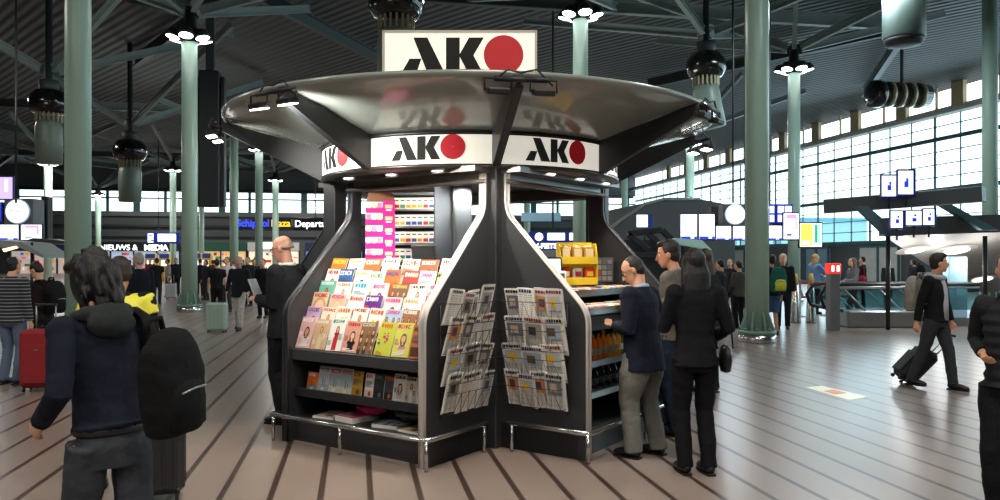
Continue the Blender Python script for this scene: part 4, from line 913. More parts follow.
def person(label, px, fy, ty, phi, top='#222222', legs='#2a2c33', skin='#d9a883', hair='#1a1412', style='short', lean=0, yaw=0, nod=0, tilt=0,
           wl=None, wr=None, el=None, er=None, fl=(-.1, 0), fr=(.1, 0), hem=.86, cut='jacket', shoes='#15151a', shorts=False, sleeve='long', bulk=1.0,
           collar=None, hood=None, inner=None, glasses=False, puff=False, skirt=None, Y=None, X=None, eyes=True, group=None, topm=None, grip=60, band=None, wide=1.0, legw=1.0, vest=None, h=None):
    Y = Y or foot_depth(fy); X = gx(px, Y) if X is None else X
    hgt = h or CAMZ+(HZ-ty)/F_PX*Y; s = hgt/1.75/ (1.0 if lean < 12 else .985)
    t = thing('person', label, 'person', (X, Y, 0), R_(phi), group)
    vox = min(.024, max(.0068, .0011*Y)); far = Y > 13
    def sc(mb): mb.v = [(a*s, b*s, c*s) for a, b, c in mb.v]; return mb
    Lr = Matrix.Rotation(R_(-lean), 3, 'X'); piv = V((0, 0, .95))
    def U_(p): return Lr @ (V(p)-piv)+piv
    # joints
    hipL, hipR = V((-.095, 0, .91)), V((.095, 0, .91))
    shL, shR = U_((-.185*wide, -.012, 1.405)), U_((.185*wide, -.012, 1.405))
    wl = V(wl) if wl else U_((-.25*wide, .04, .84)); wr = V(wr) if wr else U_((.25*wide, .04, .84))
    eL, wL = ik(shL, wl, .29, .265, el or (-.5, -1, -.2)); eR, wR = ik(shR, wr, .29, .265, er or (.5, -1, -.2))
    def leg(hp, f):
        k, a = ik(hp, (f[0], f[1]-.03, (f[2] if len(f) > 2 else 0)+.085), .42, .415, (0, 1, 0)); return k, a
    kL, aL = leg(hipL, fl); kR, aR = leg(hipR, fr)
    # head frame
    hc = U_((0, .035, 1.632)); Rh = Lr @ Matrix.Rotation(R_(yaw), 3, 'Z') @ Matrix.Rotation(R_(-nod), 3, 'X') @ Matrix.Rotation(R_(tilt), 3, 'Y')
    def H(p): return hc+Rh @ V(p)
    sk = skin_mat(skin)
    b = MB()
    rings = []
    for z, y, rx, ry in ((-.118, .058, .02, .018), (-.108, .052, .036, .034), (-.08, .036, .054, .056), (-.045, .018, .064, .076), (-.01, .008, .07, .086), (.03, .002, .073, .093), (.065, -.003, .07, .09), (.092, -.007, .056, .072), (.11, -.01, .034, .045), (.117, -.01, .01, .012)):
        rings.append([H((rx*math.cos(2*math.pi*j/18), y+ry*math.sin(2*math.pi*j/18), z)) for j in range(18)])
    b.loft(rings)
    b.tube([H((0, .088, .022)), H((0, .107, -.008)), H((0, .119, -.033)), H((0, .094, -.04))], [.009, .011, .016, .012], n=8)
    b.tube([H((-.05, .07, .03)), H((0, .092, .028)), H((.05, .07, .03))], .011, n=8)
    b.tube([H((-.022, .088, -.066)), H((0, .097, -.064)), H((.022, .088, -.066))], .009, n=8)
    for e in (-1, 1): b.ball(H((e*.075, -.008, -.012)), (.011, .02, .031), M=Rh)
    b.tube([U_((0, -.03, 1.40)), U_((0, -.012, 1.49)), H((0, -.012, -.07)), H((0, -.01, 0))], [.062, .054, .054, .05], n=14)
    b.loft([[U_((rx*math.cos(2*math.pi*j/18), cy+ry*math.sin(2*math.pi*j/18), z)) for j in range(18)] for z, rx, ry, cy in ((.88, .115, .08, 0), (1.1, .12, .095, 0), (1.3, .15, .1, 0), (1.42, .12, .07, -.01), (1.46, .06, .05, -.02))])
    fr_ = max(.0085, .5*vox)
    for sg, S, E, Wr_ in ((-1, shL, eL, wL), (1, shR, eR, wR)):
        b.tube([S, S.lerp(E, .5), E, E.lerp(Wr_, .4), Wr_], [.046, .042, .036, .036, .026], n=10)
        f = (Wr_-E).normalized(); side = V((0, 1, 0))-f*f.y
        side = side.normalized() if side.length > .2 else V((-sg, 0, 0)); nrm = f.cross(side)*(-sg)     # palm looks inwards
        if nrm.dot(V((-sg, 0, 0))) < -.3: nrm = -nrm
        k0 = Wr_+f*.085
        b.tube([Wr_-f*.01, Wr_+f*.03, k0], [.03, .037, .036], n=10, flat=(1, .45), up=side)
        g = R_(grip)
        for i, (ln, off) in enumerate(((.062, .031), (.074, .011), (.07, -.01), (.054, -.03))):
            p0 = k0+side*off-f*.012; d1 = f*math.cos(g*.35)+nrm*math.sin(g*.35); d2 = f*math.cos(g)+nrm*math.sin(g); p1 = p0+d1*ln*.55; p2 = p1+d2*ln*.55
            b.tube([p0-f*.02, p0, p1, p2], [fr_, fr_, fr_*.95, fr_*.8], n=7)
        p0 = Wr_+f*.025+side*.03; b.tube([p0-side*.015, p0+side*.02+f*.02+nrm*.006, p0+side*.026+f*.052+nrm*.02], [fr_*1.15, fr_*1.1, fr_*.9], n=7)
    for hp, k, a in ((hipL, kL, aL), (hipR, kR, aR)):
        b.tube([hp, hp.lerp(k, .5), k, k.lerp(a, .35), a, a-V((0, 0, .05))], [.064, .06, .05, .052, .037, .04], n=12)
    remesh(sc(b).build('body', sk, t), vox, 2)
    # eyes, brows, mouth
    if eyes and Y < 30:
        for e in (-1, 1):
            q = MB(); q.ball(H((e*.031, .078, .006)), .0125, ink('#efeae4'), 10, 7); q.ball(H((e*.031, .0865, .006)), .0062, ink('#2a1c14'), 8, 6); sc(q).build('eye', None, t)
            q = MB(); q.tube([H((e*.015, .096, .03)), H((e*.034, .088, .035)), H((e*.052, .07, .029))], [.004, .005, .003], n=6); sc(q).build('eyebrow', hair_mat(hair), t)
        q = MB(); q.tube([H((-.024, .089, -.066)), H((0, .104, -.064)), H((.024, .089, -.066))], [.003, .006, .003], n=6); sc(q).build('mouth', mat('lips', '#a85a50', .5), t)
    if glasses:
        q = MB()
        for e in (-1, 1):
            q.tube([H((e*.033+.024*math.cos(2*math.pi*j/12), .101, .006+.017*math.sin(2*math.pi*j/12))) for j in range(12)], .0028, n=5, close=True)
            q.tube([H((e*.057, .1, .01)), H((e*.077, .05, .01)), H((e*.08, -.015, .006))], .0028, n=5)
        q.tube([H((-.01, .103, .01)), H((.01, .103, .01))], .0025, n=5); sc(q).build('glasses', DARK, t)
    # hair
    q = MB(); Hs = H
    if far: H = lambda p: Hs(V(p)+V((0, -.016, .004)))
    if style == 'short': q.ball(H((0, -.018, .035)), (.082, .1, .096), M=Rh); q.ball(H((0, -.045, -.015)), (.074, .066, .075), M=Rh)
    elif style == 'crop': q.ball(H((0, -.02, .028)), (.0775, .093, .096), M=Rh); q.ball(H((0, -.045, -.015)), (.072, .062, .07), M=Rh)
    elif style == 'quiff': q.ball(H((0, -.018, .04)), (.083, .1, .1), M=Rh); q.ball(H((0, .045, .1)), (.062, .05, .035), M=Rh); q.ball(H((0, -.045, -.015)), (.074, .066, .075), M=Rh)
    elif style == 'fringe': 
        q.tube([H((-.074, .02, .0)), H((-.074, -.04, .01)), H((-.045, -.085, .012)), H((0, -.098, .012)), H((.045, -.085, .012)), H((.074, -.04, .01)), H((.074, .02, .0))], [.01, .018, .026, .028, .026, .018, .01], n=10, flat=(1.3, .5))
    elif style == 'messy':
        q.ball(H((0, -.02, .03)), (.088, .107, .106), M=Rh); q.ball(H((0, -.055, -.05)), (.082, .07, .1), M=Rh); q.ball(H((.045, .0, -.03)), (.045, .075, .09), M=Rh); q.ball(H((-.045, .0, -.03)), (.045, .075, .09), M=Rh)
        q.ball(H((0, .06, .09)), (.07, .06, .04), M=Rh); rh = random.Random(5)
        for i in range(130):
            a, z = rh.uniform(0, 6.283), rh.uniform(-.12, .12); rr = .086*math.sqrt(max(.15, 1-(z/.15)**2)); c0 = V((rr*math.cos(a), -.025+1.12*rr*math.sin(a), z+.02))
            if c0.y > .06 and z < .05: continue
            d = V((rh.uniform(-.02, .02), rh.uniform(-.02, .01), -.1)); q.tube([H(c0), H(c0*1.05+d*.5), H(c0*1.04+d)], [.015, .016, .004], n=6)
    elif style in ('long', 'longloose'):
        q.ball(H((0, -.02, .03)), (.088, .104, .102), M=Rh); w_ = .095 if style == 'long' else .11
        q.tube([H((0, -.05, .03)), H((0, -.07, -.08)), H((0, -.085, -.2)), H((0, -.08, -.3)), H((0, -.075, -.36))], [.08, w_, w_, w_*.8, .03], n=14, flat=(.5, 1), up=Rh @ V((0, 1, 0)))
        for e in (-1, 1): q.tube([H((e*.06, .01, .05)), H((e*.078, -.01, -.04)), H((e*.08, -.02, -.16)), H((e*.06, -.03, -.26))], [.03, .028, .03, .012], n=8)
    elif style == 'bob':
        q.ball(H((0, -.02, .03)), (.09, .106, .104), M=Rh); q.ball(H((0, -.05, -.04)), (.09, .07, .09), M=Rh)
    elif style == 'pony':
        q.ball(H((0, -.02, .03)), (.082, .1, .1), M=Rh); q.tube([H((0, -.11, .03)), H((0, -.15, -.02)), H((0, -.13, -.16)), H((0, -.12, -.24))], [.025, .035, .03, .008], n=8)
    elif style == 'cap':
        q.ball(H((0, -.015, .045)), (.084, .102, .085), M=Rh); q.tube([H((0, .07, .05)), H((0, .15, .035))], [.06, .045], n=10, flat=(.15, 1), up=(0, 0, 1)); q.ball(H((0, -.045, -.01)), (.072, .06, .06), M=Rh)
    hm = remesh(sc(q).build('hair', hair_mat(hair), t), max(vox*.9, .006), 8 if style == 'messy' else 2, .006 if not far else 0)
    # trousers
    tv = max(vox*1.15, .009); q = MB(); Lw = legw
    q.loft([[V((rx*math.cos(2*math.pi*j/18), cy+ry*math.sin(2*math.pi*j/18), z)) for j in range(18)] for z, rx, ry, cy in ((.80, .155*bulk, .112*bulk, -.005), (.9, .166*bulk, .122*bulk, -.012), (.98, .148*bulk, .108*bulk, -.003), (1.04, .135*bulk, .098*bulk, 0))])
    for hp, k, a in ((hipL, kL, aL), (hipR, kR, aR)):
        if shorts: e = hp.lerp(k, 1.0); q.tube([hp, hp.lerp(k, .5), e], [.1, .098, .092], n=14)
        else: q.tube([hp, hp.lerp(k, .45), k, k.lerp(a, .5), a.lerp(k, .02), a-V((0, 0, .03))], [.1*bulk, .09*bulk*Lw, .071*Lw, .067*Lw, .062*Lw, .064*Lw], n=14)
    remesh(sc(q).build('trousers', legs if not isinstance(legs, str) else cloth(legs, .4, 22), t), tv, 2, 0 if far else .02)
    # top
    def puffy(r, i): return r*(1.0+(.07 if (puff and i % 2 == 0) else 0))
    q = MB(); B_ = bulk
    prof_t = [(hem, .192*max(1, 1+(.9-hem)*.25), .15, -.008), (.95, .18, .134, -.002), (1.08, .168, .122, .003), (1.22, .184, .126, .003), (1.34, .195, .118, -.004), (1.41, .168, .092, -.012), (1.455, .1, .074, -.018), (1.485, .072, .066, -.016)]
    if puff:
        pp = []
        for i in range(17):
            z = hem+(1.455-hem)*i/16; j = max(0, min(len(prof_t)-2, max(k for k in range(len(prof_t)-1) if prof_t[k][0] <= z+1e-6))); a_, b2 = prof_t[j], prof_t[j+1]; f = (z-a_[0])/(b2[0]-a_[0]); g_ = 1.07 if i % 2 == 0 else .98
            pp.append((z, (a_[1]+(b2[1]-a_[1])*f)*g_, (a_[2]+(b2[2]-a_[2])*f)*g_, a_[3]))
        prof_t = pp+[(1.49, .08, .075, -.016)]
    q.loft([[U_((rx*B_*wide*math.cos(2*math.pi*j/20), cy+ry*B_*math.sin(2*math.pi*j/20), z)) if z > .9 else V((rx*B_*math.cos(2*math.pi*j/20), cy+ry*B_*math.sin(2*math.pi*j/20), z)) for j in range(20)] for z, rx, ry, cy in prof_t])
    for S, E, Wr_ in ((shL, eL, wL), (shR, eR, wR)):
        ins = S.lerp(U_((0, 0, 1.36)), .35)
        if sleeve == 'short': q.tube([ins, S, S.lerp(E, .7)], [.07*B_, .074*B_, .066], n=12)
        elif sleeve == 'none': q.ball(S.lerp(U_((0, 0, 1.4)), .2), .07)
        elif puff:
            pts = [ins, S]+[S.lerp(E, i/6) for i in range(1, 7)]+[E.lerp(Wr_, i/6) for i in range(1, 6)]
            q.tube(pts, [.075*B_]+[puffy(.073*B_-.0025*i, i) for i in range(len(pts)-1)], n=14)
        else: q.ball(S, .076*B_); q.tube([ins, S, S.lerp(E, .5), E, E.lerp(Wr_, .5), E.lerp(Wr_, .93)], [.07*B_, .074*B_, .066*B_, .058*B_, .053*B_, .044], n=12)
    tm = topm or cloth(top, .45, 16)
    tp = remesh(sc(q).build({'jacket': 'jacket', 'shirt': 'shirt', 'coat': 'coat'}[cut], tm, t), tv*(.7 if puff else 1), 2, 0 if (far or puff) else .013)
    def ringpart(name, z, rx, ry, r, m, cy=-.012):
        w = MB(); w.tube([U_((rx*math.cos(2*math.pi*j/20), cy+ry*math.sin(2*math.pi*j/20), z+.012*math.sin(2*math.pi*j/20)*-1)) for j in range(20)], r, n=8, close=True); return sc(w).build(name, m, t)
    if collar: ringpart('collar', 1.475, .068, .066, .02, cloth(collar))
    if hood:
        w = MB(); w.ball(U_((0, -.1, 1.42)), (.115, .055, .075)); w.tube([U_((.1*math.cos(R_(a)), -.01+.09*math.sin(R_(a)), 1.47)) for a in range(-20, -161, -20)]+[], .04, n=8)
        w.tube([U_((.105*math.cos(2*math.pi*j/20), -.01+.095*math.sin(2*math.pi*j/20), 1.46-.02*math.sin(2*math.pi*j/20))) for j in range(20)], .033, n=8, close=True)
        remesh(sc(w).build('hood', cloth(hood), t), max(tv, .01), 3, .02)
    if inner:
        w = MB(); w.loft([[U_((rx*math.cos(2*math.pi*j/16), cy+ry*math.sin(2*math.pi*j/16), z)) for j in range(16)] for z, rx, ry, cy in ((.9, .085, .1, .05), (1.1, .085, .095, .052), (1.3, .07, .085, .054), (1.42, .05, .06, .042), (1.48, .055, .055, .0))])
        sc(w).build('inner_shirt', cloth(inner), t)
    if band:     # two-tone shoulders
        w = MB(); z0, z1, c_ = band
        w.loft([[U_((rx*1.13*B_*wide*math.cos(2*math.pi*j/24), cy+ry*1.19*B_*math.sin(2*math.pi*j/24), z)) for j in range(24)] for z, rx, ry, cy in ((z0, .186, .127, .003), ((z0+z1)/2, .197, .125, 0), (1.36, .192, .116, -.004), (1.42, .16, .092, -.012), (min(1.47, z1), .09, .074, -.018))], cap=True)
        for S, E in ((shL, eL), (shR, eR)): w.tube([S.lerp(U_((0, 0, 1.36)), .35), S, S.lerp(E, .28)], [.08*B_, .086*B_, .08*B_], n=12)
        remesh(sc(w).build('shoulder_panel', mat('hi_vis_'+c_, c_, .5, emit=.12, var=.06), t), tv, 2, 0)
    if vest: pass
    # shoes
    for k, a, f in ((kL, aL, fl), (kR, aR, fr)):
        z0 = (f[2] if len(f) > 2 else 0); fx = f[3] if len(f) > 3 else 0; d = V((math.sin(R_(-fx)), math.cos(R_(-fx)), 0)); up = V((0, 0, 1)); c0 = V((a.x, a.y, z0))
        w = MB(); w.tube([c0-d*.06+up*.045, c0-d*.035+up*.052, c0+d*.03+up*.056, c0+d*.1+up*.044, c0+d*.165+up*.034, c0+d*.19+up*.03], [.026, .04, .045, .042, .034, .016], n=12, flat=(.92, 1), up=up); w.tube([c0+up*.05, c0+up*.1], [.044, .045], n=12)
        w.v = [(x, y, max(z, z0)) for x, y, z in w.v]; sh = sc(w).build('shoe', mat('shoe_'+shoes, shoes, .45), t)
        w = MB(); pts = [(-.032, -.07), (.032, -.07), (.042, .02), (.044, .1), (.03, .185), (-.03, .185), (-.044, .1), (-.042, .02)]; sd = V((d.y, -d.x, 0))
        w.prism([c0+sd*x+d*y for x, y in pts], (0, 0, .016)); sc(w).build('sole', mat('sole_'+('#e5e2dc' if shoes == '#e8e6e2' else '#101012'), '#e5e2dc' if shoes == '#e8e6e2' else '#101012', .6), sh)
    # joints for accessories
    info = dict(s=s, M=Matrix.Translation(V((X, Y, 0))) @ Matrix.Rotation(R_(phi), 4, 'Z'), wl=wL*s, wr=wR*s, shL=shL*s, shR=shR*s, U=lambda p: U_(p)*s, head=hc*s)
    return t, info
def pw(i, p): return i['M'] @ V(p)

# ---------------------------------------------------------------- bags
def backpack(label, M, s=1.0, col='#131416', acc=None, strap=True):
    t = thing('backpack', label, 'backpack', M=M, group='backpacks'); m = cloth(col, .5, 18)
    # origin at the middle of the wearer's back, +y away from the back, z up
    b = MB(); 
    rings = []
    for z, w, d in ((-.24, .1, .05), (-.23, .135, .085), (-.12, .155, .105), (.05, .152, .1), (.16, .13, .085), (.22, .09, .06), (.24, .03, .03)):
        rings.append([V((w*s*math.copysign(abs(math.cos(a))**.7, math.cos(a)), .1*s+d*s*math.copysign(abs(math.sin(a))**.7, math.sin(a)), z*s)) for a in [2*math.pi*j/24 for j in range(24)]])
    b.loft(rings); remesh(b.build('bag_body', m, t), .012, 2, .02)
    b = MB(); rings = []
    for z, w, d in ((-.21, .08, .02), (-.2, .11, .05), (-.08, .12, .055), (0, .105, .04), (.03, .06, .01)): rings.append([V((w*s*math.cos(a), .17*s+d*s*math.sin(a), z*s)) for a in [2*math.pi*j/20 for j in range(20)]])
    b.loft(rings); pk = b.build('front_pocket', cloth(acc or col, .5, 18), t)
    MB().tube([(-.08*s, .225*s, -.03*s), (0, .232*s, -.022*s), (.08*s, .225*s, -.03*s)], .005*s, n=6).build('zipper', STEEL, pk)
    MB().tube([(-.05*s, .03*s, .22*s), (-.04*s, .03*s, .28*s), (.04*s, .03*s, .28*s), (.05*s, .03*s, .22*s)], .013*s, n=8).build('top_handle', m, t)
    if strap:
        for e in (-1, 1): MB().tube([(e*.08*s, .03*s, .2*s), (e*.1*s, -.06*s, .255*s), (e*.115*s, -.2*s, .2*s), (e*.13*s, -.245*s, .05*s), (e*.15*s, -.17*s, -.1*s), (e*.13*s, .02*s, -.2*s)], .022*s, n=8, flat=(.35, 1)).build('shoulder_strap', m, t)
    return t
def suitcase(label, X, Y, rz, w=.44, h=.6, d=.26, col='#8a1c22', handle=.4, hard=False, tiltx=0, wheel=.05, z=0):
    M = Matrix.Translation(V((X, Y, z))) @ Matrix.Rotation(R_(rz), 4, 'Z') @ Matrix.Rotation(R_(tiltx), 4, 'X')
    t = thing('suitcase', label, 'suitcase', M=M, group='wheeled suitcases'); m = mat('case_'+col, col, .35 if hard else .75, bump=0 if hard else .3, bscale=90, var=.1)
    q = MB(); q.box((0, 0, wheel+h/2), (w, d, h), None, None, .045)
    if hard:
        for i in range(5): q.box((-w*.34+w*.17*i, 0, wheel+h/2), (w*.06, d+.012, h*.82), None, None, .01)
    q.build('case_body', m, t)
    q = MB(); q.tube([(-w/2+.04, 0, wheel+.01), (-w/2+.003, 0, wheel+.06), (-w/2+.003, 0, wheel+h-.06), (-w/2+.05, 0, wheel+h-.003), (w/2-.05, 0, wheel+h-.003), (w/2-.003, 0, wheel+h-.06), (w/2-.003, 0, wheel+.06), (w/2-.04, 0, wheel+.01)], .008, n=6); q.build('zip_seam', DARK, t)
    if not hard:
        p = MB().box((0, -d/2-.012, wheel+h*.42), (w*.82, .03, h*.66), None, None, .012).build('front_pocket', m, t)
        MB().box((0, -d/2-.03, wheel+h*.66), (w*.12, .008, .02), bev=.003).build('badge', CHROME, p)
    for sx in (-1, 1):
        for sy in (-1, 1):
            MB().tube([(sx*(w/2-.05)-.011, sy*(d/2-.05), wheel*.5), (sx*(w/2-.05)+.011, sy*(d/2-.05), wheel*.5)], wheel*.5, n=14).build('wheel', DARK, t)
    q = MB(); q.tube([(-.06, d*.32, wheel+h), (-.06, d*.32, wheel+h+.025), (.06, d*.32, wheel+h+.025), (.06, d*.32, wheel+h)], .012, n=8); q.build('grab_handle', DARK, t)
    if handle:
        q = MB(); hh = wheel+h+handle
        for e in (-1, 1): q.tube([(e*w*.25, d*.3, wheel+h-.01), (e*w*.25, d*.3, hh)], .009, n=8)
        q.build('telescopic_rod', STEEL, t); MB().tube([(-w*.28, d*.3, hh), (w*.28, d*.3, hh)], .016, n=10).build('pull_grip', DARK, t)
    return t

# ---------------------------------------------------------------- the foreground
fm_, fi = person('man in navy bomber jacket and grey jeans, black hair, walking away with a black backpack', 109, 0, 246, 56, '#151a28', '#3c4046', hair='#060607', style='messy', Y=3.35, h=1.69, hood='#2a2f30', hem=.98, nod=14, lean=9, yaw=10, wide=.94,
       wl=(-.22, .16, 1.0), el=(-.25, -1, 0), wr=(.24, .3, 1.04), er=(.4, -1, -.6), fl=(-.09, .14), fr=(.1, -.12), bulk=.9, legw=1.05)
MB().tube([(.15*fi['s']*math.cos(2*math.pi*j/24), -.004+.112*fi['s']*math.sin(2*math.pi*j/24), .965*fi['s']) for j in range(24)], .018, n=6, close=True, flat=(1, .3)).build('belt', DARK, fm_)
backpack('large black backpack slung on the back of the man in the navy bomber jacket', fi['M'] @ Matrix.Translation(V((.05, -.25, 1.15))) @ Matrix.Rotation(R_(180+16), 4, 'Z') @ Matrix.Rotation(R_(6), 4, 'Y'), .92, strap=False)
fu = lambda p: fi['M'] @ fi['U'](p)
q = MB(); q.tube([fu((.12, -.2, 1.33)), fu((.14, -.13, 1.44)), fu((.15, -.03, 1.485)), fu((.16, .1, 1.4)), fu((.17, .15, 1.25)), fu((.21, .08, 1.1)), fu((.19, -.16, 1.0))], .024, n=8, flat=(.4, 1))
tag(q.build('shoulder_strap', cloth('#131416')), 'black carrying strap over the right shoulder of the bomber jacket man', 'strap')
suitcase('black hard-shell suitcase standing behind the legs of the man in the bomber jacket', gx(154, 5.35), 5.35, 20, .4, .62, .26, '#26282b', .28, True)
person('man in a black and yellow hi-vis jacket, cropped hair, behind the bomber jacket man', 118, 0, 256, 12, '#1c1f22', '#1c1e24', hair='#2a221d', style='crop', skin='#d09a7a', Y=5.5, band=(1.16, 1.46, '#e3e04a'), yaw=40, nod=12, fl=(-.16, .1), fr=(.12, -.05), h=1.67, bulk=1.16)
person('man in a dark shirt with thin pale stripes at the far left edge', 12, 384, 257, -8, '#1c1e24', '#5f6f86', hair='#14110f', style='crop', cut='shirt', topm=stripe_mat('#1d1f25', '#85888e', .045), shoes='#2c2c30', hem=.84)
br, bi = person('man in a dark brown top looking down behind the red suitcase', 42, 376, 262, 75, '#2c2220', '#1f2024', hair='#0f0d0c', style='short', nod=30, lean=6, wl=(-.12, .34, 1.05), wr=(.12, .36, 1.02), cut='shirt')
backpack('dark backpack on the man behind the red suitcase', bi['M'] @ Matrix.Translation(bi['U']((0, -.17, 1.2))) @ Matrix.Rotation(R_(180), 4, 'Z'), .95, '#17171a')
suitcase('large red soft suitcase at left with raised handle', gx(43, 9.75), 9.75, 8, .46, .72, .3, '#8f1a22', .3)
person('grey-haired man in a long dark navy coat left of the lamp pillar', 139, 357, 253, 60, '#151a24', '#1c1e22', hair='#a6a29c', style='short', cut='coat', hem=.62, bulk=1.1, skin='#c99a80')

# ---------------------------------------------------------------- around the kiosk
su, si = person('bald man in a dark suit with glasses reading a paper beside the kiosk', 286, 422, 236, 72, '#1f2126', '#1d1f24', skin='#dba088', hair='#c4a08c', style='fringe', cut='jacket', hem=.8, collar='#e6e4df', glasses=True, nod=16, yaw=6, wl=(-.1, .25, 1.16), wr=(.1, .27, 1.14), el=(-.4, -.6, -1), er=(.4, -.6, -1), bulk=1.1, shoes='#121214')
q = MB(); q.box((0, 0, 0), (.13, .012, .17)); q.box((0, -.008, .02), (.1, .003, .09), ink('#cfd3d6'))
tag(q.build('folded_paper', ink('#f2f1ee'), M=si['M'] @ Matrix.Translation(si['U']((-.02, .33, 1.27))) @ Matrix.Rotation(R_(-25), 4, 'X')), 'white folded paper held by the bald man in the suit', 'paper')
person('man in navy jacket, grey trousers and glasses bending over the kiosk trays', 643, 456, 256, 52, '#151b2a', '#6f6f6a', skin='#d9a283', hair='#1f1a18', style='crop', collar='#9fb6d2', glasses=True, nod=26, yaw=22, lean=5, wl=(-.12, .22, 1.14), wr=(.14, .2, 1.12), el=(-.6, -.6, -1), er=(.6, -.6, -1), bulk=1.18, legw=1.25, hem=.76, shoes='#141416', fl=(-.12, .06), fr=(.13, -.05))
person('dark-haired man in grey hooded jacket and blue jeans behind the navy jacket man', 675, 434, 241, 62, '#57534d', '#1e2a3c', skin='#c98f70', hair='#17120f', style='quiff', collar='#77716a', nod=8, yaw=10, lean=2, wl=(-.14, .12, 1.2), wr=(.14, .12, 1.18), bulk=1.08, shoes='#15161a')
wo, wi = person('woman in a black suit with long black hair seen from behind, right of the kiosk', 695, 473, 249, 8, '#15161a', '#111216', skin='#d3a283', hair='#0d0b0b', style='longloose', cut='jacket', hem=.84, wl=(-.1, .28, 1.2), wr=(.2, .2, 1.02), el=(-.5, -.3, -1), er=(.45, -1, -.3), fl=(-.085, .02), fr=(.09, -.02), bulk=.97, legw=1.0, wide=.93)
hb = thing('handbag', 'small black shoulder bag hanging at the right hip of the woman in black', 'handbag', M=wi['M'] @ Matrix.Translation(V((.225, -.05, .88))) @ Matrix.Rotation(R_(85), 4, 'Z'))
q = MB(); q.loft([[V((w*math.cos(2*math.pi*j/18), d*math.sin(2*math.pi*j/18), z)) for j in range(18)] for z, w, d in ((-.1, .03, .015), (-.09, .07, .035), (0, .1, .045), (.09, .085, .03), (.11, .05, .01))]); q.build('bag_body', mat('bag_leather', '#141416', .35, bump=.2), hb)
MB().tube([(.0, -.06, .08), (.0, -.04, .3), (.0, .1, .56), (0, .14, .3), (.0, .06, .08)], .007, n=6).build('bag_strap', mat('bag_leather', '#141416', .35), hb); MB().box((.06, -.03, .0), (.05, .012, .03), bev=.004).build('clasp', CHROME, hb)

# ---------------------------------------------------------------- right side
tr, ti = person('young man in an open black jacket over a light grey hoodie pulling a suitcase', 936, 389, 254, -142, '#17181b', '#33363b', skin='#d9a485', hair='#15110f', style='quiff', inner='#b4b7bb', hood='#a9acb0', fl=(-.1, .2, 0), fr=(.1, -.24, .03), wl=(-.27, .08, .84), wr=(.24, -.14, .84), yaw=38, shoes='#141416', hem=.88)
backpack('light grey backpack on the young man pulling a suitcase', ti['M'] @ Matrix.Translation(V((0, -.17, 1.2))) @ Matrix.Rotation(R_(180), 4, 'Z'), .95, '#8d8982', strap=True)
suitcase('black soft suitcase trailing tilted behind the young man in the grey hoodie', gx(899, 10.3), 10.3, -98, .36, .5, .24, '#1c1d20', .34, False, -42, z=.03)
person('man in a black puffer jacket and black jeans cut by the right edge', 1013, 0, 252, 132, '#23262a', '#15171c', skin='#cf9f82', hair='#171310', style='short', puff=True, Y=4.75, h=1.70, hem=.9, wl=(-.14, .07, 1.09), wr=(.14, .07, 1.09), el=(-.5, -1, -.2), er=(.5, -1, -.2), collar='#23262a', bulk=.96, wide=.9, yaw=10)
bp, bpi = person('backpacker in blue shorts with bare calves beside the big right pillar', 772, 335, 255, 8, '#1d2a2c', '#3f5d86', hair='#17130f', style='short', shorts=True, shoes='#24262a', skin='#c58f6f')
backpack('teal and green trekking backpack on the backpacker in shorts', bpi['M'] @ Matrix.Translation(V((.0, -.17, 1.2))) @ Matrix.Rotation(R_(180), 4, 'Z'), 1.12, '#1f5a50', '#c9c94a')
person('grey-haired person in dark clothes just right of the backpacker in shorts', 783, 329, 254, 160, '#1c1e24', '#1c1f26', hair='#b9b2a6', style='bob')
person('blonde woman in a blue top facing right near the steel bollards', 815, 314, 254, -75, '#6d93bd', '#2c3442', hair='#b89460', style='long', wl=(-.15, .4, 1.1), wr=(.15, .42, 1.06), cut='shirt')
rw, ri = person('woman in a grey top with a red skirt wrap walking past the red lamp post', 853, 320.5, 258, 95, '#6f7074', '#232c44', hair='#6a4a36', style='long', fl=(-.09, .3), fr=(.09, -.28), wl=(-.1, .32, 1.1), wr=(.14, .3, 1.05), cut='shirt')
tb = MB(); tb.ball((0, 0, 0), (.16, .1, .2), n=16, k=10); tb.tube([(-.08, 0, .17), (-.05, 0, .45), (.05, 0, .45), (.08, 0, .17)], .012, n=6)
tag(tb.build('shoulder_bag', cloth('#8a1f2a'), M=ri['M'] @ Matrix.Translation(V((.02, -.28, 1.0)))), 'dark red shoulder bag on the woman in grey near the red lamp post', 'bag')
person('person in black holding something up at the far right doors', 863, 305, 257, 60, '#17181c', '#1c1e24', hair='#1a1512', style='short', wl=(-.1, .3, 1.4), wr=(.1, .3, 1.38))
person('person in a dark green jacket far right, left of the escalator canopy', 888, 303, 261, 175, '#26332c', '#1c1e24', hair='#241a15', style='crop')
dk, di = person('person in a dark grey coat with backpack in front of the escalator canopy', 914, 308, 259, 20, '#3a3f46', '#262a33', hair='#3a2a20', style='short')
backpack('black backpack on the person under the escalator canopy', di['M'] @ Matrix.Translation(V((0, -.16, 1.2))) @ Matrix.Rotation(R_(180), 4, 'Z'), 1.0, '#15161a')
person('woman with long brown hair in a dark coat behind the woman in black', 706, 392, 249, 20, '#23242a', '#1c1d22', hair='#4a3428', style='long', cut='coat', hem=.7)
person('man in dark jacket looking down, left of the pair beside the big right pillar', 721, 334, 260, 40, '#1a2126', '#17191e', hair='#12100e', style='short', nod=15)
person('man in a grey jacket and white shoes beside the big right pillar', 739, 331, 261, 30, '#4a4844', '#17181c', hair='#15110f', style='short', nod=12, shoes='#e8e6e2', wl=(-.2, .2, .95))
person('woman in black further back between the two dark jackets', 730, 318, 259, 150, '#202228', '#1c1e22', hair='#33241c', style='bob')
person('person in a black coat far behind the long-haired woman', 690, 312, 258, 100, '#1d1f24', '#1d1f24', hair='#4a382c', style='short')
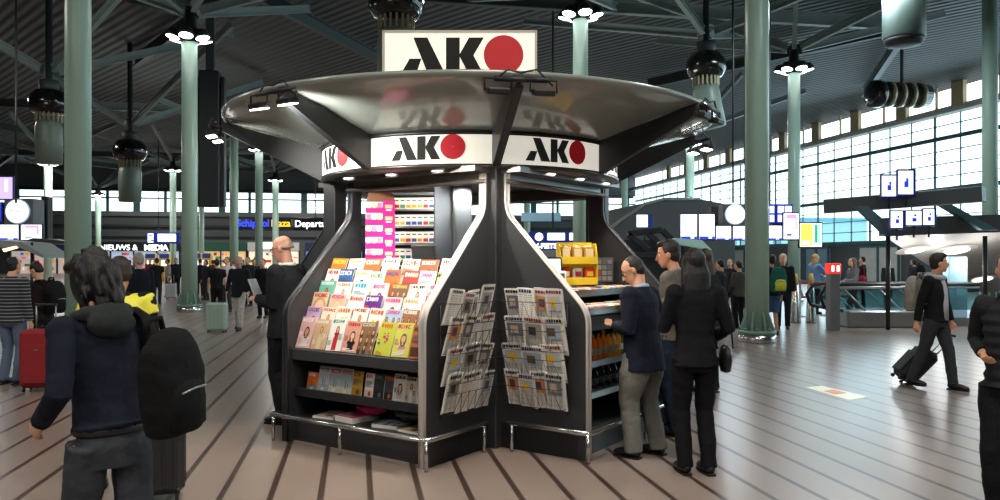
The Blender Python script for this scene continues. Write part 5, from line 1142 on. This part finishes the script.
person('person in teal far behind the right screen row', 747, 308, 259, 170, '#2a4a52', '#20242c', hair='#2c221c', style='short')
# ---------------------------------------------------------------- left background
lady, li = person('grey-haired lady in a black top with patterned white trousers walking to the camera', 239, 330, 257, 178, '#20232a', mat('patterned_white', '#b9b6ae', .8, var=.75, vscale=22), hair='#a9a196', style='bob', skin='#cf9f86', fl=(-.08, .2), fr=(.09, -.18, .02), wl=(-.26, .05, .9), wr=(.28, .04, .9), hem=.78)
suitcase('mint green hard suitcase in front of the walking lady', gx(217, 17.3), 17.3, 5, .44, .62, .26, '#a9c2b6', 0, True)
BG = [(157, 304, 258, 10, '#1c1d21', '#2c2d31', '#1d1613', 'short', 'person in a black t-shirt seen from behind near the left lamp pillar', dict(sleeve='short', cut='shirt')),
 (168, 297, 259, 120, '#9a9a98', '#4a5058', '#3a2a20', 'short', 'person in a pale grey top behind the black t-shirt', {}),
 (176, 296, 258, 200, '#2c2e34', '#1f2126', '#2a1e18', 'bob', 'person in dark clothes left of the lamp pillar, furthest of three', {}),
 (200, 296, 259, 30, '#1f2126', '#2a2c32', '#1d1613', 'short', 'person in black just right of the lamp pillar', {}),
 (206, 300, 260, 150, '#2a2d33', '#33363d', '#2a1e18', 'bob', 'person in charcoal with bag right of the lamp pillar', {}),
 (217, 318, 259, 20, '#18191c', '#1c1d21', '#1a1411', 'short', 'person in black with bare arms behind the mint suitcase', dict(sleeve='short', cut='shirt')),
 (227, 312, 257, 170, '#d5d6d4', '#3a3d45', '#5a463a', 'short', 'man in a white shirt left of the walking lady', dict(cut='shirt')),
 (248, 306, 257, 165, '#23262c', '#23262c', '#6a5a4c', 'short', 'tall man in a dark coat behind the walking lady', {}),
 (254, 302, 259, 190, '#3a3f4a', '#1f2228', '#2c211b', 'bob', 'person in slate blue between the lady and the bearded man', {}),
 (263, 318, 259, 172, '#17181b', '#1c1d21', '#15100e', 'short', 'dark-bearded man in black next to the bald man in the suit', {}),
 (190, 291, 259, 10, '#4a4f58', '#2a2c32', '#3a2c22', 'short', 'small far person in grey half hidden by the lamp pillar', {}),
 (308, 302, 261, 100, '#6d6458', '#33363d', '#7a6a58', 'short', 'person in beige seen over the left edge of the kiosk', {}),
 (213, 290, 260, 60, '#5c3a3a', '#22242a', '#2a1e18', 'bob', 'far person in maroon before the bright shop', {}),
 (184, 288, 259, 250, '#3c5068', '#22242a', '#1d1613', 'short', 'far person in denim blue left of the lamp pillar', {}),
 (233, 290, 260, 90, '#7a7d80', '#22242a', '#8a6a48', 'bob', 'far person in light grey before the bright shop', {}),
 (243, 288, 260, 300, '#20242c', '#2c3038', '#1d1613', 'short', 'far person in navy behind the walking lady', {}),
 (150, 290, 259, 200, '#6a2a2c', '#22242a', '#2a1e18', 'bob', 'far person in dark red before the news shop', {}),
 (130, 292, 260, 40, '#33383f', '#22242a', '#1d1613', 'short', 'far person in graphite before the news shop', {})]
for px, fy, ty, phi, c1, c2, hc_, st, lab, kw in BG:
    person(lab, px, fy, ty, phi, c1, c2, hair=hc_, style=st, **kw)
suitcase('small silver suitcase far left of the lamp pillar', gx(171, 31.4), 31.4, 20, .42, .58, .26, '#b9bdbf', .35, True)
# ================================================================ other things in the hall
# escalator canopy at right
cn = thing('escalator_canopy', 'dark grey sloping escalator canopy with round lights at right', 'canopy', (0, 0, 0))
def pl(px, py, Y): return at(px, py, Y)
A1, A2, B1, B2 = pl(884, 236, 18), pl(1040, 231, 18.4), pl(968, 292, 24), pl(1120, 290, 24.6)
nrm = (A2-A1).cross(B1-A1).normalized(); nrm = nrm if nrm.z > 0 else -nrm
can_m = mat('canopy_underside', '#98938c', .45, var=.1); fas_m = mat('canopy_fascia', '#54595b', .45)
MB().prism([A1, A2, B2, B1], nrm*.2).build('sloping_soffit', can_m, cn)
up = V((0, 0, .42)); MB().prism([A1-V((0, .05, .0)), A2-V((0, .05, 0)), A2-V((0, .05, 0))+up, A1-V((0, .05, 0))+up], (0, .3, 0)).build('fascia', fas_m, cn)
for u, v_, r in ((.30, .22, .55), (.78, .2, .55), (.2, .72, .5), (.55, .62, .5), (.9, .72, .5), (.05, .2, .42)):
    c = (A1*(1-u)+A2*u)*(1-v_)+(B1*(1-u)+B2*u)*v_-nrm*.012; ux = (A2-A1).normalized(); uy = nrm.cross(ux)
    q = MB(); q.poly([c+ux*r*math.cos(2*math.pi*j/24)+uy*r*.85*math.sin(2*math.pi*j/24) for j in range(24)], mat('light_recess', '#a9a49c', .4))
    o = q.build('light_recess', None, cn); MB().poly([c-nrm*.02+ux*(r*.12)+ux*r*.55*math.cos(2*math.pi*j/24)+uy*r*.5*math.sin(2*math.pi*j/24) for j in range(24)], mat('recess_lamp', '#fff9ec', .4, emit=3, var=0)).build('lamp_disc', None, o)
def bar(a, b, w, h, name, m, par):
    a, b = V(a), V(b); d = (b-a); L = d.length; d.normalize(); sd = d.cross(V((0, 0, 1))).normalized(); u2 = sd.cross(d); M = Matrix((sd, d, u2)).transposed()
    return MB().box((a+b)/2, (w, L, h), None, M, .02).build(name, m, par)
bar(pl(826, 206.5, 19.5), pl(984, 194, 17), .35, .34, 'top_beam', mat('canopy_beam', '#4a5254', .45), cn)
tl = mat('canopy_strut_teal', '#4c6a6c', .45)
for (x0_, y0_, x1_, y1_) in ((856, 206, 889, 236), (936, 202, 984, 230)):
    a, b = pl(x0_, y0_, 18.4), pl(x1_, y1_, 17.9); w_ = V((.34, 0, 0))
    MB().prism([a, a+w_*.8, b+w_, b-w_*.1, ], (0, .18, 0)).build('slanted_strut', tl, cn)
for px in (888, 985): 
    a = pl(px, 236, 18); MB().lathe([(.05, 0), (.05, a.z)], (a.x, a.y, 0), n=10).build('support_post', DARK, cn)
white_p = mat('sign_white_lit', '#f4f6fb', .4, emit=1.2, var=0)
for (px, py, w, h, Y, lab) in ((898, 219.5, .32, .42, 17.2, 'small white sign with blue figure standing on the escalator canopy'), (915, 218, .42, .36, 17.2, 'blue framed white sign on the escalator canopy, middle of three'), (930, 217, .3, .4, 17.2, 'tilted white sign at the right of the three on the escalator canopy'),
                              (890, 186, .4, .55, 18, 'white and blue pictogram sign above the canopy beam, left one'), (907, 182.5, .42, .62, 17.8, 'white and blue pictogram sign above the canopy beam, right one')):
    t = thing('pictogram_sign', lab, 'sign', at(px, py, Y), 0, 'pictogram signs at the escalator')
    MB().box((0, .05, 0), (w, .1, h), bev=.01).build('sign_box', mat('sign_edge_blue', '#1f2f8a', .4, emit=.15), t)
    q = MB(); q.box((-.03, -.004, 0), (w*.8, .012, h*.86), white_p); q.box((-.02, -.012, -.04), (w*.22, .01, h*.22), blue_e); q.box((.0, -.012, .06), (w*.12, .01, h*.12), blue_e); q.build('sign_face', None, t)
    MB().tube([(0, .05, -h/2), (0, .05, -h/2-.25)], .025, n=8).build('sign_post', DARK, t)
# escalator balustrade
es = thing('escalator', 'escalator entrance with glass balustrade and black handrail at right', 'escalator', (0, 0, 0))
def E(px, py, Y=18.6): return at(px, py, Y)
g = 18.6; z0 = 0
xa, xb = gx(822, g), gx(912, g)
MB().box(((xa+xb)/2+.45, g+.35, .2), (1.9, .9, .4), bev=.03).build('steel_base', STEEL, es)
for yy in (0, .8):
    pts = [(xa+.1, .42), (xa-.02, .75), (xa+.12, .96), (xb+1.6, 1.0), (xb+1.6, .42)]
    MB().prism([(x, g+yy, z) for x, z in pts], (0, .02, 0)).build('glass_panel', GLASS2, es)
    MB().tube([(xa+.5, g+yy, .4), (xa+.05, g+yy, .5), (xa-.05, g+yy, .75), (xa+.1, g+yy, .99), (xa+.5, g+yy, 1.03), (xb+1.6, g+yy, 1.04)], .045, n=10).build('handrail', DARK, es)
    MB().tube([(xa+.12, g+yy, .93), (xb+1.6, g+yy, .96)], .03, n=8).build('rail_profile', STEEL, es)
    for k in range(3): MB().tube([(xa+.5+k*.85, g+yy, .94), (xa+1.05+k*.85, g+yy, .4)], .022, n=8).build('balustrade_bar', STEEL, es)
# bollards, red lamp post
for px, fy, lab in ((795.5, 323, 'tapered steel bollard, left of the pair beside the backpacker'), (811, 323, 'tapered steel bollard, right of the pair before the blonde woman'), (790, 318, 'tapered steel bollard partly behind the backpacker')):
    Y = foot_depth(fy); t = thing('steel_bollard', lab, 'bollard', (gx(px, Y), Y, 0), 0, 'steel bollards')
    MB().lathe([(.14, 0), (.13, .05), (.085, .95), (.06, 1.0), (.01, 1.01)], n=20).build('bollard_body', CHROME, t); MB().lathe([(.06, 1.0), (.05, 1.25), (.01, 1.26)], n=14).build('bollard_cap', mat('bollard_yellow', '#d0a53a', .4), t)
Y = foot_depth(330); t = thing('lamp_post', 'square grey post with a lit red double signal on top', 'signal post', (gx(833, Y), Y, 0), R_(8))
MB().box((0, 0, .65), (.24, .2, 1.3), bev=.01).build('post_body', mat('post_grey', '#7f8386', .4, .3), t)
MB().box((0, 0, 1.42), (.3, .2, .24), bev=.02).build('signal_housing', mat('signal_red', '#d02a1e', .4, emit=1.3, var=0), t); q = MB()
for e in (-1, 1): q.box((e*.065, -.104, 1.42), (.06, .01, .13), None, None, .004)
q.build('signal_face', mat('signal_white', '#ffe9e2', .4, emit=3, var=0), t)
# barrier tapes
t = thing('queue_barrier', 'red tape barrier behind the steel bollards', 'barrier', (0, 0, 0)); a, b = at(800, 288, 22), at(852, 290, 22.6)
for z in (.95, .55): bar(V((a.x, a.y, z)), V((b.x, b.y, z)), .02, .06, 'tape', mat('tape_red', '#a8222a', .5), t)
for p in (a, (a+b)/2, b): MB().lathe([(.17, 0), (.17, .02), (.03, .05), (.03, 1.0), (.045, 1.02), (.01, 1.04)], (p.x, p.y, 0), n=14).build('post', STEEL, t)
p = at(984, 296, 17); t = thing('information_pillar', 'pale blue lit advertising pillar behind the young man with the suitcase', 'pillar', (gx(955, 19), 19, 0), R_(5))
MB().box((0, 0, .95), (.5, .25, 1.5), bev=.03).build('lit_panel', mat('panel_pale_blue', '#8fb2c4', .4, emit=.25), t); MB().box((0, 0, .1), (.56, .3, .2)).build('foot', STEEL, t)
# flat pale floor patch with orange middle, slightly emissive
c = [at(*p_) for p_ in ()]
def fl(px, py): Y = HK/(py-HZ); return V((gx(px, Y), Y, .004))
t = thing('floor_patch', 'white and orange rectangular patch on the floor at right', 'floor sticker', (0, 0, 0))
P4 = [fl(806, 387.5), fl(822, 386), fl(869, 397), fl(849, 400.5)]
MB().prism([V((p_.x, p_.y, 0.0005)) for p_ in P4], (0, 0, .003)).build('patch', mat('patch_white', '#f0e6c4', .3, emit=.12, var=.08), t)
MB().prism([(P4[0].lerp(P4[3], .35)).lerp(P4[1].lerp(P4[2], .35), .2), (P4[0].lerp(P4[3], .62)).lerp(P4[1].lerp(P4[2], .62), .2), (P4[0].lerp(P4[3], .62)).lerp(P4[1].lerp(P4[2], .62), .8), (P4[0].lerp(P4[3], .35)).lerp(P4[1].lerp(P4[2], .35), .8)], (0, 0, .002)).build('orange_mark', mat('patch_orange', '#e08a4c', .4, emit=.15), t)
# curved grey stair shell and frames, middle right
sh = thing('stair_shell', 'curved grey roof shell over a stairwell right of the kiosk', 'stair roof', (0, 0, 0))
pts = [(575, 296), (575, 252), (600, 236), (625, 217), (645, 204), (665, 199), (700, 199), (735, 206), (735, 296)]
MB().prism([at(x, y, 34) for x, y in pts], (-1.2, 7, 0)).build('shell', mat('shell_grey', '#565b5c', .5, var=.1), sh)
MB().tube([at(x, y, 33.95) for x, y in pts[1:7]], .07, n=8).build('edge_profile', mat('shell_edge', '#9aa09e', .4), sh)
t = thing('stairwell', 'dark glazed stairwell frame right of the kiosk behind the customers', 'stair frame', (0, 0, 0))
for a, b in (((628, 234, 26), (662, 230, 26)), ((662, 230, 26), (684, 252, 26)), ((628, 234, 26), (648, 250, 26)), ((600, 256, 26), (690, 254, 26)), ((648, 233, 26), (668, 252, 26))): bar(at(*a), at(*b), .2, .2, 'frame_bar', DARK, t)
MB().prism([at(602, 240, 26.5), at(690, 240, 26.5), at(690, 283, 26.5), at(602, 283, 26.5)], (0, .1, 0)).build('dark_panel', mat('stair_panel', '#23282a', .4), t)
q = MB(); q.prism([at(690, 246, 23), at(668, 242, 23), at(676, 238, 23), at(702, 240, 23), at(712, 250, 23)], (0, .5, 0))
tag(q.build('folded_roof', mat('mint_roof', '#a9cfc4', .4, emit=.12)), 'mint folded roof edge above the long-haired woman', 'roof edge')  # faint glow put into the material so the roof edge looks paler
# left stair canopies
for (pp, Y, lab, m_) in (([(-14, 239), (22, 242), (43, 255), (43, 258), (20, 248), (-14, 247)], 19, 'pale grey sloping stair canopy under the left screens', '#8b9492'), ([(27, 240), (33, 238), (64, 241), (64, 244), (27, 244)], 20.5, 'dark flat canopy right of the left screens', '#33393a')):
    t = thing('stair_canopy', lab, 'canopy', (0, 0, 0)); MB().prism([at(x, y, Y) for x, y in pp], (0, 1.2, 0)).build('canopy_slab', mat('stair_canopy_'+m_, m_, .45), t)
    for px in (27, 62): 
        a = at(px, 242, Y); MB().lathe([(.03, 0), (.03, a.z)], (a.x, a.y+.2, 0), n=8).build('canopy_post', DARK, t)
    if Y < 20: MB().prism([at(2, 249, Y-.02), at(16, 246, Y-.02), at(18, 248, Y-.02), at(4, 252, Y-.02)], (0, .01, 0)).build('lamp_strip', mat('strip_warm', '#ffe2b0', .4, emit=2, var=0), t)
# yellow ticket machines, far left
for px, Y, lab in ((196, 52, 'yellow and blue ticket machine right of the lamp pillar'), (151, 56, 'yellow ticket machine before the news shop, left one'), (165, 56.5, 'yellow ticket machine before the news shop, right one'), (206, 53, 'yellow ticket machine further right of the lamp pillar')):
    t = thing('ticket_machine', lab, 'ticket machine', (gx(px, Y), Y, 0), BROT, 'ticket machines')
    MB().box((0, 0, 1.0), (.72, .5, 2.0), bev=.04).build('machine_body', mat('machine_yellow', '#d9b02c', .4, emit=.15), t); q = MB(); q.box((0, -.26, 1.8), (.66, .03, .3), mat('machine_blue', '#1f3f9a', .4, emit=.4)); q.box((0, -.26, 1.3), (.4, .03, .4), white_e); q.build('machine_face', None, t)

# ================================================================ light
wd_ = bpy.data.worlds.new('daylight'); scene.world = wd_; wd_.use_nodes = True
bg = wd_.node_tree.nodes['Background']; nt = wd_.node_tree
tc = nt.nodes.new('ShaderNodeTexCoord'); no = nt.nodes.new('ShaderNodeTexNoise'); no.inputs['Scale'].default_value = 3
rp_ = nt.nodes.new('ShaderNodeMix'); rp_.data_type = 'RGBA'; rp_.inputs[6].default_value = lin('#cfeaf5'); rp_.inputs[7].default_value = lin('#ffffff')
nt.links.new(tc.outputs['Generated'], no.inputs['Vector']); nt.links.new(no.outputs['Fac'], rp_.inputs[0]); nt.links.new(rp_.outputs[2], bg.inputs[0]); bg.inputs[1].default_value = 3.0
def area(loc, size, power, col=(1, 1, 1), aim=None, sy=None):
    l = bpy.data.lights.new('unseen_area_light', 'AREA'); l.energy = power; l.size = size; l.color = col
    if sy: l.shape = 'RECTANGLE'; l.size_y = sy
    o = bpy.data.objects.new('unseen_area_light', l); COL.objects.link(o); o.location = loc
    d = V(aim)-V(loc) if aim is not None else V((0, 0, -1)); o.rotation_euler = d.to_track_quat('-Z', 'Y').to_euler(); return o
def spot(loc, aim, power, ang=70, col=(1, .9, .75), r=.06):
    l = bpy.data.lights.new('kiosk_spot', 'SPOT'); l.energy = power; l.spot_size = R_(ang); l.spot_blend = .6; l.color = col; l.shadow_soft_size = r
    o = bpy.data.objects.new('kiosk_spot', l); COL.objects.link(o); o.location = loc; o.rotation_euler = (V(aim)-V(loc)).to_track_quat('-Z', 'Y').to_euler(); return o
warm = (1, .87, .72); neu = (1, .96, .9); cool = (.8, .93, 1)
for v, s, p, c in ((-8, -6, 700, neu), (4, -6, 700, neu), (-9, 5, 320, neu), (1, 2, 420, warm), (9, 7, 300, cool), (-14, 18, 480, neu), (2, 22, 480, neu), (14, 20, 600, cool), (-18, 38, 700, neu), (4, 42, 900, neu), (20, 38, 900, cool), (-20, 62, 1300, neu), (-5, 64, 1300, neu), (-22, 82, 900, neu), (-6, 82, 900, neu)):
    area(hall(v, s, 9.2), 2.5, p, c)  # unseen overhead lamps; those behind the camera and at the back wall add fill
# daylight pouring through the glass wall
o = area(hall(VR-1.2, 32, 6.5), 40, 2000, (.55, .84, 1), hall(0, 26, 0), 7)
# unseen area lamps in mid-air, aimed up at the roof
for v, s, p in ((-10, 22, 140), (8, 26, 140), (-10, 45, 170), (14, 50, 170), (-3, 12, 60)):
    area(hall(v, s, 5.2), 2, p, (.85, .95, .92), hall(v, s, 12))
# point lamps added under the escalator canopy to brighten its underside and balustrade
for px, py, Y_ in ((905, 262, 19.5), (945, 262, 20), (985, 262, 19.5)):
    l = bpy.data.lights.new('canopy_fill', 'POINT'); l.energy = 45; l.shadow_soft_size = .25; o = bpy.data.objects.new('canopy_fill', l); COL.objects.link(o); o.location = at(px, py, Y_-1.0)
# kiosk downlights
def kl(x, t_, z, k=0): return MK @ (Matrix.Rotation(R_(90*k), 4, 'Z') @ V((x, -1-t_, z)))
for x in (-.5, .05, .6):
    spot(kl(x, .3, 2.42), kl(x, .62, 1.0), 115, 95)
    spot(kl(x, .3, 2.42, 1), kl(x, .7, 1.0, 1), 75, 95)
spot(kl(0, -.9, 2.42), kl(0, -.9, 0), 40, 140)
spot(kl(0, -.3, 2.42), at(405, 215, 8.4), 40, 90)
for k, p in ((-2, 120), (-3, 60), (1, 30)):
    a = R_(45*k); e = V((math.cos(a), math.sin(a), 0)); q_ = MK @ (e*(RR+.15)+V((0, 0, RZ-.2))); spot(q_, MK @ (e*.9+V((0, 0, 2.2))), p, 110, (1, .95, .85))
a = R_(-45); e = V((math.cos(a), math.sin(a), 0))
# unseen area lamp added under the kiosk canopy to light the newspapers
area(kl(1.45, .55, 2.4), .3, 18, warm, kl(1.1, .6, .7)); 
scene.view_settings.view_transform = 'Standard'; scene.view_settings.look = 'None'; scene.view_settings.exposure = 0.15
scene.cycles.max_bounces = 6; scene.cycles.diffuse_bounces = 3; scene.cycles.glossy_bounces = 3; scene.cycles.transparent_max_bounces = 12; scene.cycles.caustics_reflective = False; scene.cycles.caustics_refractive = False
scene.cycles.use_denoising = True; scene.cycles.sample_clamp_indirect = 4
